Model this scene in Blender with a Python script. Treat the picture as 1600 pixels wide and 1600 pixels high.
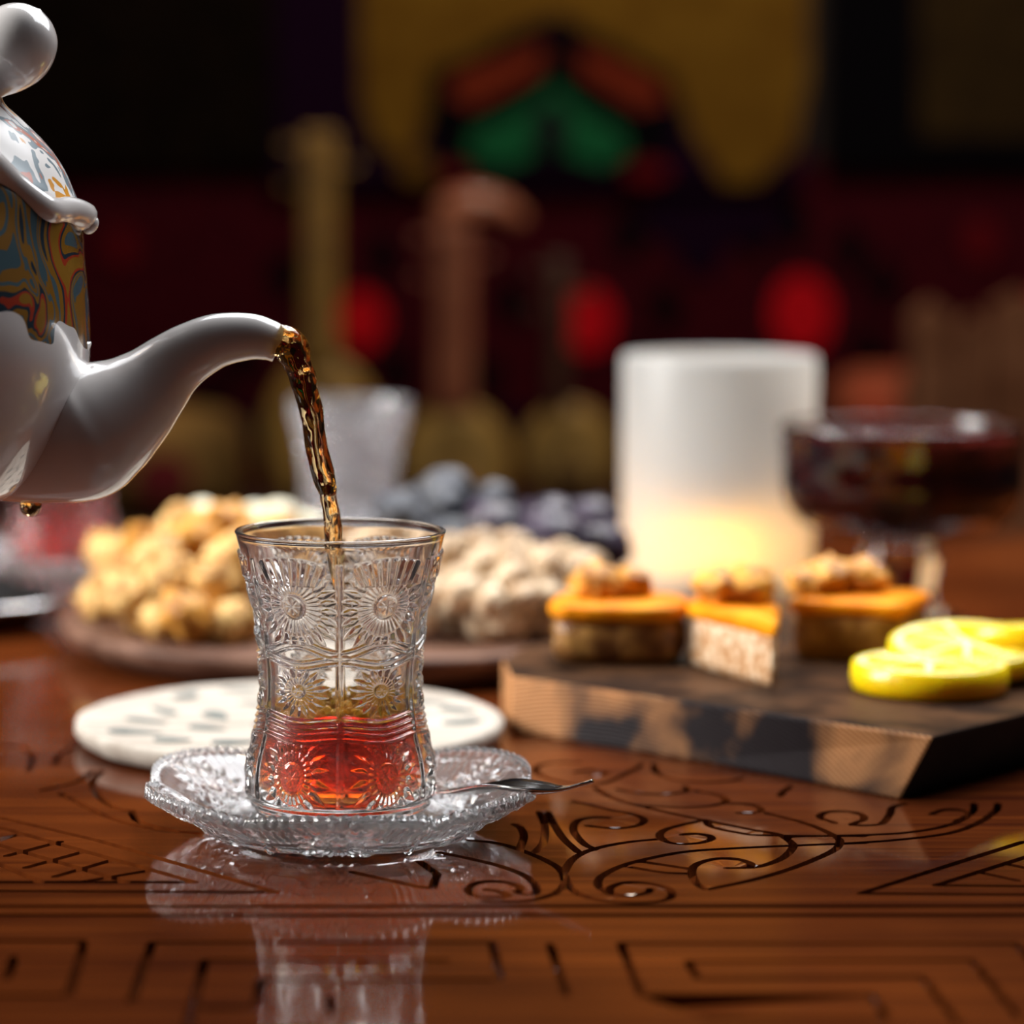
import bpy, bmesh, math, random
import numpy as np
from mathutils import Vector, Matrix, noise
from mathutils.geometry import delaunay_2d_cdt

for o in list(bpy.data.objects):
    bpy.data.objects.remove(o)
scene = bpy.context.scene
col = scene.collection
random.seed(7)
R = math.radians
PI = math.pi

# ------------------------------------------------------------------ camera
CAM_H = 0.176
PITCH = 0.10887                     # radians below the horizon
FPX = 4300.0                        # focal length for a 1600 px frame
cam_d = bpy.data.cameras.new('camera')
cam = bpy.data.objects.new('camera', cam_d)
col.objects.link(cam)
cam.location = (0, 0, CAM_H)
cam.rotation_euler = (PI / 2 - PITCH, 0, 0)
cam_d.sensor_fit = 'HORIZONTAL'
cam_d.sensor_width = 36.0
cam_d.lens = FPX / 1600 * 36.0
cam_d.shift_x = 220 / 1600
cam_d.clip_start = 0.02
cam_d.clip_end = 50
cam_d.dof.use_dof = True
cam_d.dof.focus_distance = 0.760
cam_d.dof.aperture_fstop = 5.6
scene.camera = cam

# ------------------------------------------------------------------ light
world = bpy.data.worlds.new('world')
scene.world = world
world.use_nodes = True
world.node_tree.nodes['Background'].inputs['Color'].default_value = (0.58, 0.55, 0.55, 1)
world.node_tree.nodes['Background'].inputs['Strength'].default_value = 0.028


def area(name, loc, target, size, size_y, power, color, spread=180):
    d = bpy.data.lights.new(name, 'AREA')
    d.shape = 'RECTANGLE'
    d.size = size
    d.size_y = size_y
    d.energy = power
    d.color = color
    d.spread = R(spread)
    o = bpy.data.objects.new(name, d)
    col.objects.link(o)
    o.location = loc
    o.rotation_euler = (Vector(target) - Vector(loc)).to_track_quat('-Z', 'Y').to_euler()
    return o


area('overhead_key_softbox', (0.26, 1.36, 0.86), (0.06, 1.00, 0.03), 1.1, 0.75, 12.0, (0.93, 0.96, 1.0), 130)  # unseen overhead softbox added as key light; no window stands here
area('side_window_daylight', (-1.30, 1.00, 0.78), (0.15, 1.08, 0.05), 0.8, 0.8, 6.5, (1.0, 0.97, 0.93), 50)
area('background_fill', (0.5, 1.7, 1.7), (0.3, 2.5, 0.2), 0.35, 0.35, 15.0, (1.0, 0.80, 0.60))  # unseen warm fill added to lift the carpets and instruments at the back
lamp_d = bpy.data.lights.new('bulb', 'POINT')
lamp_d.energy = 5.0
lamp_d.shadow_soft_size = 0.035
lamp_d.color = (1.0, 0.93, 0.85)
lamp = bpy.data.objects.new('bulb', lamp_d)
col.objects.link(lamp)
lamp.location = (0.22, 1.80, 0.95)

scene.view_settings.view_transform = 'Standard'
scene.view_settings.look = 'None'
scene.view_settings.gamma = 1.0
scene.view_settings.exposure = 0.0
scene.view_settings.use_curve_mapping = False


# ------------------------------------------------------------------ survey helpers (photo direction + true distance -> metres)
def height_at(py, dist):
    return CAM_H - math.tan(math.atan((py - 800) / FPX) + PITCH) * dist


def at(px, py, dist):
    z = height_at(py, dist)
    depth = dist * math.cos(PITCH) + (CAM_H - z) * math.sin(PITCH)
    return Vector(((px - 580) / FPX * depth, dist, z))


def on_table(px, py, z=0.0):
    dist = (CAM_H - z) / math.tan(math.atan((py - 800) / FPX) + PITCH)
    return at(px, py, dist)


# ------------------------------------------------------------------ materials
def new_mat(name):
    m = bpy.data.materials.new(name)
    m.use_nodes = True
    nt = m.node_tree
    return m, nt, nt.nodes['Principled BSDF']


def pbr(name, color, rough=0.5, metal=0.0, coat=0.0, coat_rough=0.1, spec=0.5, trans=0.0, ior=1.45,
        c2=None, scale=(20, 20, 20), detail=4, lo=0.4, hi=0.6, bump=0.0, bump_scale=None, sss=0.0, sss_r=(0.01, 0.005, 0.002)):
    m, nt, b = new_mat(name)
    b.inputs['Base Color'].default_value = (*color, 1)
    b.inputs['Roughness'].default_value = rough
    b.inputs['Metallic'].default_value = metal
    b.inputs['Coat Weight'].default_value = coat
    b.inputs['Coat Roughness'].default_value = coat_rough
    b.inputs['Specular IOR Level'].default_value = spec
    b.inputs['Transmission Weight'].default_value = trans
    b.inputs['IOR'].default_value = ior
    if sss:
        b.inputs['Subsurface Weight'].default_value = sss
        b.inputs['Subsurface Radius'].default_value = sss_r
        b.inputs['Subsurface Scale'].default_value = 1.0
    if c2 is not None or bump:
        tc = nt.nodes.new('ShaderNodeTexCoord')
        mp = nt.nodes.new('ShaderNodeMapping')
        mp.inputs['Scale'].default_value = scale
        nt.links.new(tc.outputs['Object'], mp.inputs['Vector'])
        nz = nt.nodes.new('ShaderNodeTexNoise')
        nz.inputs['Scale'].default_value = 1.0
        nz.inputs['Detail'].default_value = detail
        nt.links.new(mp.outputs['Vector'], nz.inputs['Vector'])
        if c2 is not None:
            rp = nt.nodes.new('ShaderNodeValToRGB')
            rp.color_ramp.elements[0].position = lo
            rp.color_ramp.elements[1].position = hi
            rp.color_ramp.elements[0].color = (*color, 1)
            rp.color_ramp.elements[1].color = (*c2, 1)
            nt.links.new(nz.outputs['Fac'], rp.inputs['Fac'])
            nt.links.new(rp.outputs['Color'], b.inputs['Base Color'])
        if bump:
            bp = nt.nodes.new('ShaderNodeBump')
            bp.inputs['Strength'].default_value = 1.0
            bp.inputs['Distance'].default_value = bump
            nt.links.new(nz.outputs['Fac'], bp.inputs['Height'])
            nt.links.new(bp.outputs['Normal'], b.inputs['Normal'])
    return m


def glass_mat(name, color=(1, 1, 1), ior=1.5, rough=0.0, absorb=None, density=0.0, trans=1.0):
    m, nt, b = new_mat(name)
    b.inputs['Base Color'].default_value = (*color, 1)
    b.inputs['Roughness'].default_value = rough
    b.inputs['Transmission Weight'].default_value = trans
    b.inputs['IOR'].default_value = ior
    if absorb:
        va = nt.nodes.new('ShaderNodeVolumeAbsorption')
        va.inputs['Color'].default_value = (*absorb, 1)
        va.inputs['Density'].default_value = density
        nt.links.new(va.outputs['Volume'], nt.nodes['Material Output'].inputs['Volume'])
    return m


M = {}
M['glass'] = glass_mat('clear_glass', (1, 1, 1), 1.5)
M['pressed'] = glass_mat('pressed_glass', (1, 1, 1), 1.5, trans=0.97)
M['pressed_saucer'] = glass_mat('pressed_saucer_glass', (1, 1, 1), 1.5, trans=0.93)
M['tea'] = glass_mat('black_tea', (1, 1, 1), 1.34, 0.0, (0.915, 0.585, 0.0), 290)
M['tea_stream'] = glass_mat('pouring_tea', (1, 1, 1), 1.34, 0.0, (0.97, 0.68, 0.0), 185)
M['foam'] = glass_mat('tea_bubbles', (1.0, 0.66, 0.08), 1.25, 0.0, trans=0.72)
M['porcelain'] = pbr('white_porcelain', (0.68, 0.655, 0.65), 0.22, coat=1.0, coat_rough=0.03)
M['steel'] = pbr('polished_steel', (0.62, 0.60, 0.58), 0.13, metal=1.0)
M['silver'] = pbr('silver', (0.80, 0.80, 0.82), 0.18, metal=1.0)


# lacquered table wood: grain runs along X
def table_wood():
    m, nt, b = new_mat('lacquered_table_wood')
    tc = nt.nodes.new('ShaderNodeTexCoord')
    mp = nt.nodes.new('ShaderNodeMapping')
    mp.inputs['Scale'].default_value = (6, 220, 6)
    nt.links.new(tc.outputs['Object'], mp.inputs['Vector'])
    n1 = nt.nodes.new('ShaderNodeTexNoise')
    n1.inputs['Scale'].default_value = 1.0
    n1.inputs['Detail'].default_value = 6
    nt.links.new(mp.outputs['Vector'], n1.inputs['Vector'])
    n2 = nt.nodes.new('ShaderNodeTexNoise')
    n2.inputs['Scale'].default_value = 9
    n2.inputs['Detail'].default_value = 3
    nt.links.new(tc.outputs['Object'], n2.inputs['Vector'])
    mx = nt.nodes.new('ShaderNodeMath')
    mx.operation = 'MULTIPLY_ADD'
    mx.inputs[1].default_value = 0.55
    nt.links.new(n1.outputs['Fac'], mx.inputs[0])
    mu = nt.nodes.new('ShaderNodeMath')
    mu.operation = 'MULTIPLY'
    mu.inputs[1].default_value = 0.45
    nt.links.new(n2.outputs['Fac'], mu.inputs[0])
    nt.links.new(mu.outputs[0], mx.inputs[2])
    rp = nt.nodes.new('ShaderNodeValToRGB')
    rp.color_ramp.elements[0].position = 0.36
    rp.color_ramp.elements[0].color = (0.030, 0.006, 0.0025, 1)
    rp.color_ramp.elements[1].position = 0.66
    rp.color_ramp.elements[1].color = (0.128, 0.029, 0.0055, 1)
    nt.links.new(mx.outputs[0], rp.inputs['Fac'])
    nt.links.new(rp.outputs['Color'], b.inputs['Base Color'])
    b.inputs['Roughness'].default_value = 0.34
    b.inputs['IOR'].default_value = 1.03
    b.inputs['Specular IOR Level'].default_value = 0.05
    b.inputs['Coat Weight'].default_value = 0.6
    b.inputs['Coat Roughness'].default_value = 0.07
    bp = nt.nodes.new('ShaderNodeBump')
    bp.inputs['Distance'].default_value = 0.00006
    nt.links.new(n1.outputs['Fac'], bp.inputs['Height'])
    nt.links.new(bp.outputs['Normal'], b.inputs['Normal'])
    return m


M['table'] = table_wood()
M['tray_wood'] = pbr('walnut_tray_wood', (0.10, 0.045, 0.028), 0.5, c2=(0.20, 0.105, 0.07), scale=(10, 120, 40), bump=0.0002, ior=1.25)
M['walnut'] = pbr('walnut_kernel', (0.34, 0.13, 0.02), 0.5, c2=(0.84, 0.54, 0.20), scale=(90, 90, 90), lo=0.36, hi=0.58, bump=0.0006, ior=1.3)
M['walnut_dark'] = pbr('walnut_kernel_amber', (0.30, 0.10, 0.012), 0.45, c2=(0.78, 0.38, 0.07), scale=(90, 90, 90), lo=0.36, hi=0.58, bump=0.0006, ior=1.3)
M['nut'] = pbr('pale_nut', (0.34, 0.19, 0.09), 0.6, c2=(0.80, 0.64, 0.44), scale=(80, 80, 80), lo=0.35, hi=0.6, bump=0.0003)
M['blanched'] = pbr('blanched_nut', (0.76, 0.70, 0.50), 0.55, c2=(0.85, 0.80, 0.62), scale=(90, 90, 90))
M['prune'] = pbr('prune', (0.016, 0.011, 0.022), 0.36, c2=(0.055, 0.035, 0.06), scale=(120, 120, 120), bump=0.001)
M['raisin'] = pbr('black_raisin', (0.022, 0.024, 0.032), 0.5, c2=(0.09, 0.095, 0.115), scale=(150, 150, 150), bump=0.001)


# ------------------------------------------------------------------ mesh helpers
def mesh_obj(name, verts, faces, mat=None, parent=None, smooth=True, loc=None):
    me = bpy.data.meshes.new(name)
    me.from_pydata([tuple(v) for v in verts], [], [tuple(f) for f in faces])
    me.update()
    if smooth:
        me.polygons.foreach_set('use_smooth', [True] * len(me.polygons))
    o = bpy.data.objects.new(name, me)
    if mat is not None:
        me.materials.append(M[mat] if isinstance(mat, str) else mat)
    col.objects.link(o)
    if parent is not None:
        o.parent = parent
    if loc is not None:
        o.location = loc
    return o


def grid_faces(nu, nv, closed_u=True):
    """faces of a (nv rows) x (nu columns) vertex grid, row-major"""
    fs = []
    m = nu if closed_u else nu - 1
    for j in range(nv - 1):
        a = j * nu
        b = a + nu
        for i in range(m):
            k = (i + 1) % nu
            fs.append((a + i, a + k, b + k, b + i))
    return fs


def lathe(profile, n=64):
    """profile: list of (r, z) from bottom to top (or round a closed section); r==0 rows are kept as rings of tiny radius"""
    vs = []
    for r, z in profile:
        r = max(r, 1e-6)
        for i in range(n):
            a = 2 * PI * i / n
            vs.append((r * math.cos(a), r * math.sin(a), z))
    return vs, grid_faces(n, len(profile))


def spline(pts, n):
    """Catmull-Rom through pts (tuples), n samples per span"""
    P = [np.array(p, float) for p in pts]
    out = []
    for i in range(len(P) - 1):
        p0 = P[i - 1] if i > 0 else 2 * P[0] - P[1]
        p1, p2 = P[i], P[i + 1]
        p3 = P[i + 2] if i + 2 < len(P) else 2 * P[-1] - P[-2]
        for k in range(n):
            t = k / n
            out.append(0.5 * ((2 * p1) + (-p0 + p2) * t + (2 * p0 - 5 * p1 + 4 * p2 - p3) * t * t + (-p0 + 3 * p1 - 3 * p2 + p3) * t ** 3))
    out.append(P[-1])
    return out


def sweep(path, radii, n=24, flat=None, cap=True, wob=None):
    """tube along path; flat scales the binormal (side) radius"""
    P = [Vector(p) for p in path]
    vs = []
    up = Vector((0, 1, 0))
    for i, p in enumerate(P):
        t = (P[min(i + 1, len(P) - 1)] - P[max(i - 1, 0)]).normalized()
        s = up - t * up.dot(t)
        if s.length < 1e-4:
            s = Vector((1, 0, 0)) - t * t.x
        s.normalize()
        q = t.cross(s).normalized()
        r = radii[i]
        f = flat[i] if flat else 1.0
        for k in range(n):
            a = 2 * PI * k / n
            w = 1.0 if wob is None else wob(i, a)
            vs.append(p + (s * math.cos(a) * f + q * math.sin(a)) * r * w)
    fs = grid_faces(n, len(P))
    if cap:
        fs.append(tuple(range(n))[::-1])
        fs.append(tuple((len(P) - 1) * n + k for k in range(n)))
    return vs, fs


def box(x0, x1, y0, y1, z0, z1):
    vs = [(x0, y0, z0), (x1, y0, z0), (x1, y1, z0), (x0, y1, z0), (x0, y0, z1), (x1, y0, z1), (x1, y1, z1), (x0, y1, z1)]
    fs = [(0, 3, 2, 1), (4, 5, 6, 7), (0, 1, 5, 4), (1, 2, 6, 5), (2, 3, 7, 6), (3, 0, 4, 7)]
    return vs, fs


def prism(poly, z0, z1):
    n = len(poly)
    vs = [(x, y, z0) for x, y in poly] + [(x, y, z1) for x, y in poly]
    fs = [tuple(range(n))[::-1], tuple(range(n, 2 * n))]
    fs += [(i, (i + 1) % n, n + (i + 1) % n, n + i) for i in range(n)]
    return vs, fs


def fix_normals(o):
    bm = bmesh.new()
    bm.from_mesh(o.data)
    bmesh.ops.remove_doubles(bm, verts=bm.verts, dist=1e-7)
    bmesh.ops.recalc_face_normals(bm, faces=bm.faces)
    bm.to_mesh(o.data)
    bm.free()
    return o


def bevel(o, w, seg=2):
    md = o.modifiers.new('bevel', 'BEVEL')
    md.width = w
    md.segments = seg
    md.limit_method = 'ANGLE'
    return o


def empty(name, loc=(0, 0, 0), rot=(0, 0, 0)):
    o = bpy.data.objects.new(name, None)
    col.objects.link(o)
    o.location = loc
    o.rotation_euler = rot
    o.empty_display_size = 0.02
    return o


def tag(o, label=None, cat=None, group=None, kind=None):
    if label:
        o['label'] = label
    if cat:
        o['category'] = cat
    if group:
        o['group'] = group
    if kind:
        o['kind'] = kind
    return o


def copy_tree(o, parent=None):
    c = o.copy()
    col.objects.link(c)
    c.parent = parent
    for ch in list(o.children):
        copy_tree(ch, c)
    return c


# ------------------------------------------------------------------ the room
M['plaster'] = pbr('dark_plaster', (0.020, 0.014, 0.012), 0.9, c2=(0.034, 0.022, 0.016), scale=(6, 6, 6))
M['floor'] = pbr('dark_floor', (0.03, 0.015, 0.01), 0.5, c2=(0.05, 0.025, 0.015), scale=(3, 40, 3))
tag(mesh_obj('wall_back', *box(-2.2, 2.6, 2.56, 2.66, -0.75, 2.0), 'plaster', smooth=False), 'dark plaster wall behind the hung carpets', kind='structure')
tag(mesh_obj('floor', *box(-2.2, 2.6, -1.2, 2.56, -0.80, -0.75), 'floor', smooth=False), 'dark wooden floor under the table', kind='structure')


# ------------------------------------------------------------------ table with carved grooves
def build_table():
    def c6(pts): return [(650 + u / 2.2857, 1150 + v / 2.2857) for u, v in pts]
    def c7(pts): return [(800 + u / 2, 1100 + v / 2) for u, v in pts]
    def cl(pts): return [(u / 2, 1050 + v / 2) for u, v in pts]
    curves = [c6(c) for c in (
        [(190, 372), (300, 385), (420, 425), (500, 465), (527, 492)],
        [(80, 415), (200, 440), (300, 465), (390, 500), (430, 540), (420, 565), (360, 558), (375, 545), (350, 530), (290, 518), (215, 525), (185, 550), (215, 572), (290, 578), (330, 570), (300, 556), (250, 548)],
        [(527, 492), (530, 530), (490, 565), (400, 588), (300, 592), (240, 590)],
        [(527, 490), (560, 440), (630, 405), (750, 380), (880, 367)],
        [(527, 492), (550, 540), (600, 572), (700, 592), (800, 596), (880, 588), (915, 570), (900, 545), (840, 528), (760, 522), (705, 535), (690, 552), (720, 568), (780, 570), (830, 557), (838, 545)],
        [(740, 570), (690, 562), (655, 540), (650, 520), (665, 500), (720, 470), (800, 445), (950, 415), (1100, 403), (1330, 392), (1600, 382)],
        [(640, 185), (700, 220), (800, 250), (1000, 295), (1200, 335), (1290, 350), (1340, 380), (1345, 400), (1310, 435), (1250, 460), (1200, 470), (1110, 472)],
        [(1250, 275), (1400, 315), (1500, 360), (1512, 385), (1480, 415), (1350, 470), (1200, 515), (1040, 548)],
        [(1040, 548), (1005, 530), (985, 490), (1000, 460), (1060, 440), (1130, 437), (1185, 450), (1197, 463), (1170, 472)],
        [(815, 450), (960, 472), (985, 475)], [(765, 468), (880, 487), (985, 492)],
        [(1035, 300), (960, 315), (890, 335), (870, 355), (890, 375), (940, 385), (1010, 382), (1055, 368), (1040, 353), (980, 348), (950, 353)],
        [(1035, 305), (1060, 325), (1150, 345), (1250, 355), (1600, 358)],
        [(640, 405), (600, 385), (565, 345), (565, 315), (590, 297), (640, 290), (690, 292)],
        [(560, 232), (620, 246), (700, 265), (780, 280), (815, 300), (790, 320), (720, 330), (650, 325), (610, 320)],
        [(370, 405), (385, 360), (375, 330), (350, 315)], [(425, 415), (455, 380), (460, 320), (440, 270)], [(580, 415), (530, 370), (495, 320), (470, 270)],
        [(810, 100), (760, 130), (680, 165), (600, 175), (500, 160), (430, 130), (440, 105), (500, 95), (590, 95)],
        [(720, 190), (800, 205), (900, 208), (970, 195), (960, 180)],
        [(850, 100), (860, 130), (920, 155), (1020, 165), (1120, 160), (1165, 150)],
        [(820, 250), (950, 255), (1050, 250), (1105, 235), (1090, 215), (1000, 195)],
        [(1120, 240), (1200, 245), (1235, 265), (1200, 275), (1150, 275)],
        [(1340, 180), (1310, 200), (1300, 215)],
        [(570, 130), (620, 120), (680, 128), (660, 142), (610, 140)],
    )]
    curves += [c7(c) for c in (
        [(1010, 372), (960, 352), (1000, 335), (1080, 340), (1100, 360), (1060, 378), (1150, 375), (1180, 345), (1190, 322), (1230, 312)],
        [(875, 415), (1140, 408), (1250, 400), (1340, 385), (1400, 365), (1440, 335), (1445, 310)],
        [(1025, 437), (1200, 425), (1360, 405), (1450, 375), (1510, 335), (1520, 310)],
        [(1310, 345), (1350, 330), (1400, 330), (1430, 345), (1390, 365)],
    )]
    curves += [cl(c) for c in (
        [(130, 370), (235, 345), (290, 310)], [(190, 380), (230, 400), (330, 450), (450, 485), (620, 505)],
        [(320, 310), (290, 340), (300, 380), (360, 425), (420, 435)], [(0, 232), (60, 232), (100, 260), (90, 310)],
        [(170, 290), (190, 255), (250, 230)], [(410, 440), (440, 470), (560, 500)],
    )]
    straight = [c7(c) for c in (
        [(1600, 430), (1090, 592), (1700, 596)], [(1640, 468), (1325, 567), (1700, 570)], [(1465, 527), (1580, 552)], [(1545, 500), (1620, 516)],
        [(120, 750), (170, 910)], [(405, 910), (340, 748), (1580, 748), (1660, 850)],
        [(585, 858), (550, 805), (1440, 800), (1590, 980)], [(585, 858), (1285, 852), (1400, 1000)],
        [(405, 908), (1130, 908), (1175, 985), (600, 985)],
    )]
    straight += [cl(c) for c in (
        [(-40, 446), (300, 525), (860, 688), (-200, 683)], [(-40, 475), (610, 657)], [(-40, 530), (400, 657)], [(-40, 585), (130, 657)], [(-200, 657), (610, 657)],
        [(20, 575), (190, 530)], [(80, 612), (260, 562)], [(170, 640), (350, 588)], [(260, 655), (470, 620)], [(-60, 540), (70, 505)],
        [(45, 890), (20, 960)], [(265, 840), (215, 1010), (-200, 1010)], [(475, 845), (410, 1030)], [(640, 900), (585, 1110)], [(815, 960), (800, 1050), (640, 1050)], [(1030, 1010), (1036, 1065)],
        [(265, 840), (-200, 840)], [(475, 845), (1540, 845), (1562, 955)], [(640, 900), (1400, 900)], [(815, 960), (1540, 960)],
        [(1100, 625), (1300, 670), (1352, 675), (1366, 632), (1310, 592)],
    )]
    polys = []
    for c in curves:
        w = [tuple(on_table(*p)[:2]) for p in c]
        s = spline(w, 12)
        out = [s[0]]
        for p in s[1:]:
            if np.linalg.norm(p - out[-1]) > 0.0014:
                out.append(p)
        if np.linalg.norm(s[-1] - out[-1]) > 1e-4:
            out.append(s[-1])
        polys.append((out, 0.00125))
    for c in straight:
        w = [np.array(on_table(*p)[:2]) for p in c]
        for a, b in zip(w[:-1], w[1:]):
            polys.append(([a, b], 0.00125))
    for d in (on_table(800, 1416)[1], on_table(800, 1430)[1]):
        polys.append(([np.array((-0.7, d)), np.array((0.7, d))], 0.0014))
    X0, X1, Y0, Y1 = -0.75, 0.75, 0.36, 1.50
    verts = [(X0, Y0), (X1, Y0), (X1, Y1), (X0, Y1)]
    edges = [(0, 1), (1, 2), (2, 3), (3, 0)]
    segs = []
    DEPTH = 0.0034
    for pl, w in polys:
        pl = [np.array(p, float) for p in pl]
        for a, b in zip(pl[:-1], pl[1:]):
            segs.append((a, b, w))
        n = len(pl)
        tang = []
        for i in range(n):
            if i == 0:
                t = pl[1] - pl[0]
            elif i == n - 1:
                t = pl[-1] - pl[-2]
            else:
                a = pl[i] - pl[i - 1]
                b = pl[i + 1] - pl[i]
                t = a / np.linalg.norm(a) + b / np.linalg.norm(b)
                if np.linalg.norm(t) < 1e-3:
                    t = b
            tang.append(t / np.linalg.norm(t))
        for f in (1.0, 0.72):
            loop = [pl[0] - tang[0] * w * f]
            loop += [p + np.array((-t[1], t[0])) * w * f for p, t in zip(pl, tang)]
            loop += [pl[-1] + tang[-1] * w * f]
            loop += [p - np.array((-t[1], t[0])) * w * f for p, t in zip(pl[::-1], tang[::-1])]
            k = len(verts)
            verts += [tuple(p) for p in loop]
            edges += [(k + i, k + (i + 1) % len(loop)) for i in range(len(loop))]
    r = delaunay_2d_cdt([Vector(v) for v in verts], edges, [], 0, 1e-6, False)
    vo = np.array([tuple(v) for v in r[0]])
    A = np.array([s[0] for s in segs])
    B = np.array([s[1] for s in segs])
    W = np.array([s[2] for s in segs])
    AB = B - A
    L2 = (AB ** 2).sum(1) + 1e-18
    z = np.zeros(len(vo))
    for i in range(0, len(vo), 2000):
        P = vo[i:i + 2000, None, :]
        t = np.clip(((P - A) * AB).sum(2) / L2, 0, 1)
        d = np.linalg.norm(P - (A + t[..., None] * AB), axis=2)
        dep = np.clip((W - d) / (W * 0.28), 0, 1)
        z[i:i + 2000] = -DEPTH * dep.max(1)
    z[np.abs(z) < 1e-5] = 0
    vs = [(a, b, c) for (a, b), c in zip(vo, z)]
    fs = [tuple(f) for f in r[2]]
    k = len(vs)
    vs += [(X0, Y0, 0), (X1, Y0, 0), (X1, Y1, 0), (X0, Y1, 0), (X0, Y0, -0.03), (X1, Y0, -0.03), (X1, Y1, -0.03), (X0, Y1, -0.03)]
    fs += [(k, k + 4, k + 5, k + 1), (k + 1, k + 5, k + 6, k + 2), (k + 2, k + 6, k + 7, k + 3), (k + 3, k + 7, k + 4, k), (k + 4, k + 7, k + 6, k + 5)]
    t = empty('carved_table', (0, 0.93, -0.75))
    tag(t, 'lacquered red-brown wooden table with scrolls and key border carved into its top', 'table')
    top = mesh_obj('tabletop', vs, fs, 'table', t, smooth=False, loc=(0, -0.93, 0.75))
    for sx in (-1, 1):
        for sy in (-1, 1):
            mesh_obj('leg', *box(sx * 0.68 - 0.035, sx * 0.68 + 0.035, sy * 0.50 - 0.035, sy * 0.50 + 0.035, 0, 0.72), 'table', t, smooth=False)
    return t


build_table()


# ------------------------------------------------------------------ pressed-glass relief
def smoothstep(x):
    x = np.clip(x, 0, 1)
    return x * x * (3 - 2 * x)


def rosette(s, t, rb, rm, rt, n, asp=1.0, star=8):
    """height 0..1 of a daisy: domed button with a star cut in it, thin rays, a ring of diamond teeth"""
    rho = np.hypot(s, t / asp)
    th = np.arctan2(t / asp, s)
    h = np.zeros_like(rho)
    dome = np.sqrt(np.clip(1 - (rho / rb) ** 2, 0, 1)) * 0.75 + 0.25
    cut = np.clip(1 - np.abs(np.sin(th * star / 2)) * rho / 0.00055, 0, 1) * (rho < rb * 0.62)
    h = np.where(rho < rb, dome - 0.45 * cut, h)
    h = np.where((rho >= rb) & (rho < rb * 1.12), 0.0, h)
    ph = np.abs(((th * n / (2 * PI)) % 1.0) - 0.5) * 2          # 0 at ray centre
    ray = (1 - ph) * 0.6
    k = (rho - rb * 1.12) / (rm - rb * 1.12)
    h = np.where((rho >= rb * 1.12) & (rho < rm), ray * np.clip(k * 3, 0.2, 1) * np.clip((1 - k) * 5, 0, 1), h)
    n2 = n * 0.75
    ph2 = np.abs(((th * n2 / (2 * PI)) % 1.0) - 0.5) * 2
    k2 = (rho - rm) / (rt - rm)
    tri = np.clip(1 - ph2 - np.abs(k2 - 0.35) * 1.1, 0, 1) * 1.5
    h = np.where((rho >= rm) & (rho < rt * 1.15), np.clip(tri, 0, 1), h)
    return h


# outer radius of the tea glass by height
GP = [(0.0235, 0.0), (0.0253, 0.0028), (0.0268, 0.0064), (0.0271, 0.012), (0.0264, 0.0175), (0.0249, 0.023), (0.0238, 0.0285), (0.0231, 0.034),
      (0.0230, 0.0414), (0.0236, 0.0488), (0.0247, 0.058), (0.0269, 0.0672), (0.0285, 0.0745), (0.0300, 0.0807)]
GI = [(0.0, 0.0045), (0.0120, 0.0048), (0.0165, 0.0062), (0.0190, 0.0095), (0.0199, 0.015), (0.0195, 0.023), (0.0190, 0.0285), (0.0187, 0.034), (0.0189, 0.0414),
      (0.0199, 0.0488), (0.0217, 0.058), (0.0244, 0.0672), (0.0266, 0.0745), (0.0286, 0.0800)]


def interp_profile(P, n):
    s = spline(P, 24)
    hs = np.array([p[1] for p in s])
    rs = np.array([p[0] for p in s])
    h = np.linspace(hs[0], hs[-1], n)
    return h, np.interp(h, hs, rs)


def glass_height(ang, h, Rr):
    h = np.interp(h, [0, .006, .0150, .0385, .0627, .0755, .0807], [0, .0028, .0105, .0337, .0589, .0745, .0807])
    pan = (ang / (PI / 3)) % 1.0 - 0.5              # -.5..5 within a 60 degree panel
    s = pan * (PI / 3) * Rr
    half = (PI / 6) * Rr
    H = np.zeros_like(s)
    up = (h > 0.0475) & (h < 0.0765)
    H = np.where(up, rosette(s, h - 0.0589, 0.0036, 0.0085, 0.0135, 32, 1.08), H)
    fan = (h > 0.066) & (h < 0.0755) & (np.abs(s) < half * 0.72)
    aa = np.arctan2(s, h - 0.050)
    fr = (np.abs(((aa * 26) / (2 * PI) * 2) % 1.0 - 0.5) * 2)
    edge = np.clip((0.0755 - 0.0035 * (s / half) ** 2 - h) / 0.001, 0, 1)
    H = np.where(fan, np.maximum(H * 0.3, (1 - fr) ** 0.8 * edge), H)
    lowm = (h > 0.0265) & (h <= 0.0412)
    H = np.where(lowm, rosette(s, h - 0.0337, 0.0021, 0.0050, 0.0085, 24, 0.85, 6), H)
    bot = (h > 0.0032) & (h <= 0.0192)
    H = np.where(bot, rosette(s, h - 0.0105, 0.0034, 0.0062, 0.0105, 24, 1.15), H)
    # ruled bands at the waist and below it, bowed between the ribs
    bow = 0.0016 * np.cos(pan * PI * 2)
    for c, w in ((0.0412, .00065), (0.0432, .0006), (0.0450, .0006), (0.0472, .00065)):
        H = np.maximum(H, np.clip(1 - np.abs(h - c - bow * (1 if c > .044 else -.6)) / w, 0, 1))
    for c, w in ((0.0262, .0006), (0.0242, .0006), (0.0224, .0006), (0.0205, .0007)):
        H = np.maximum(H, np.clip(1 - np.abs(h - c + bow * .35) / w, 0, 1))
    for c in (0.0006, 0.0016, 0.0026):
        H = np.maximum(H, 0.6 * np.clip(1 - np.abs(h - c) / .0005, 0, 1))
    # vertical ribs between the panels
    rib = np.clip(1.25 - (half - np.abs(s)) / 0.0008, 0, 1) * ((h > 0.0035) & (h < 0.0735))
    H = np.maximum(H, rib)
    return H


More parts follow.
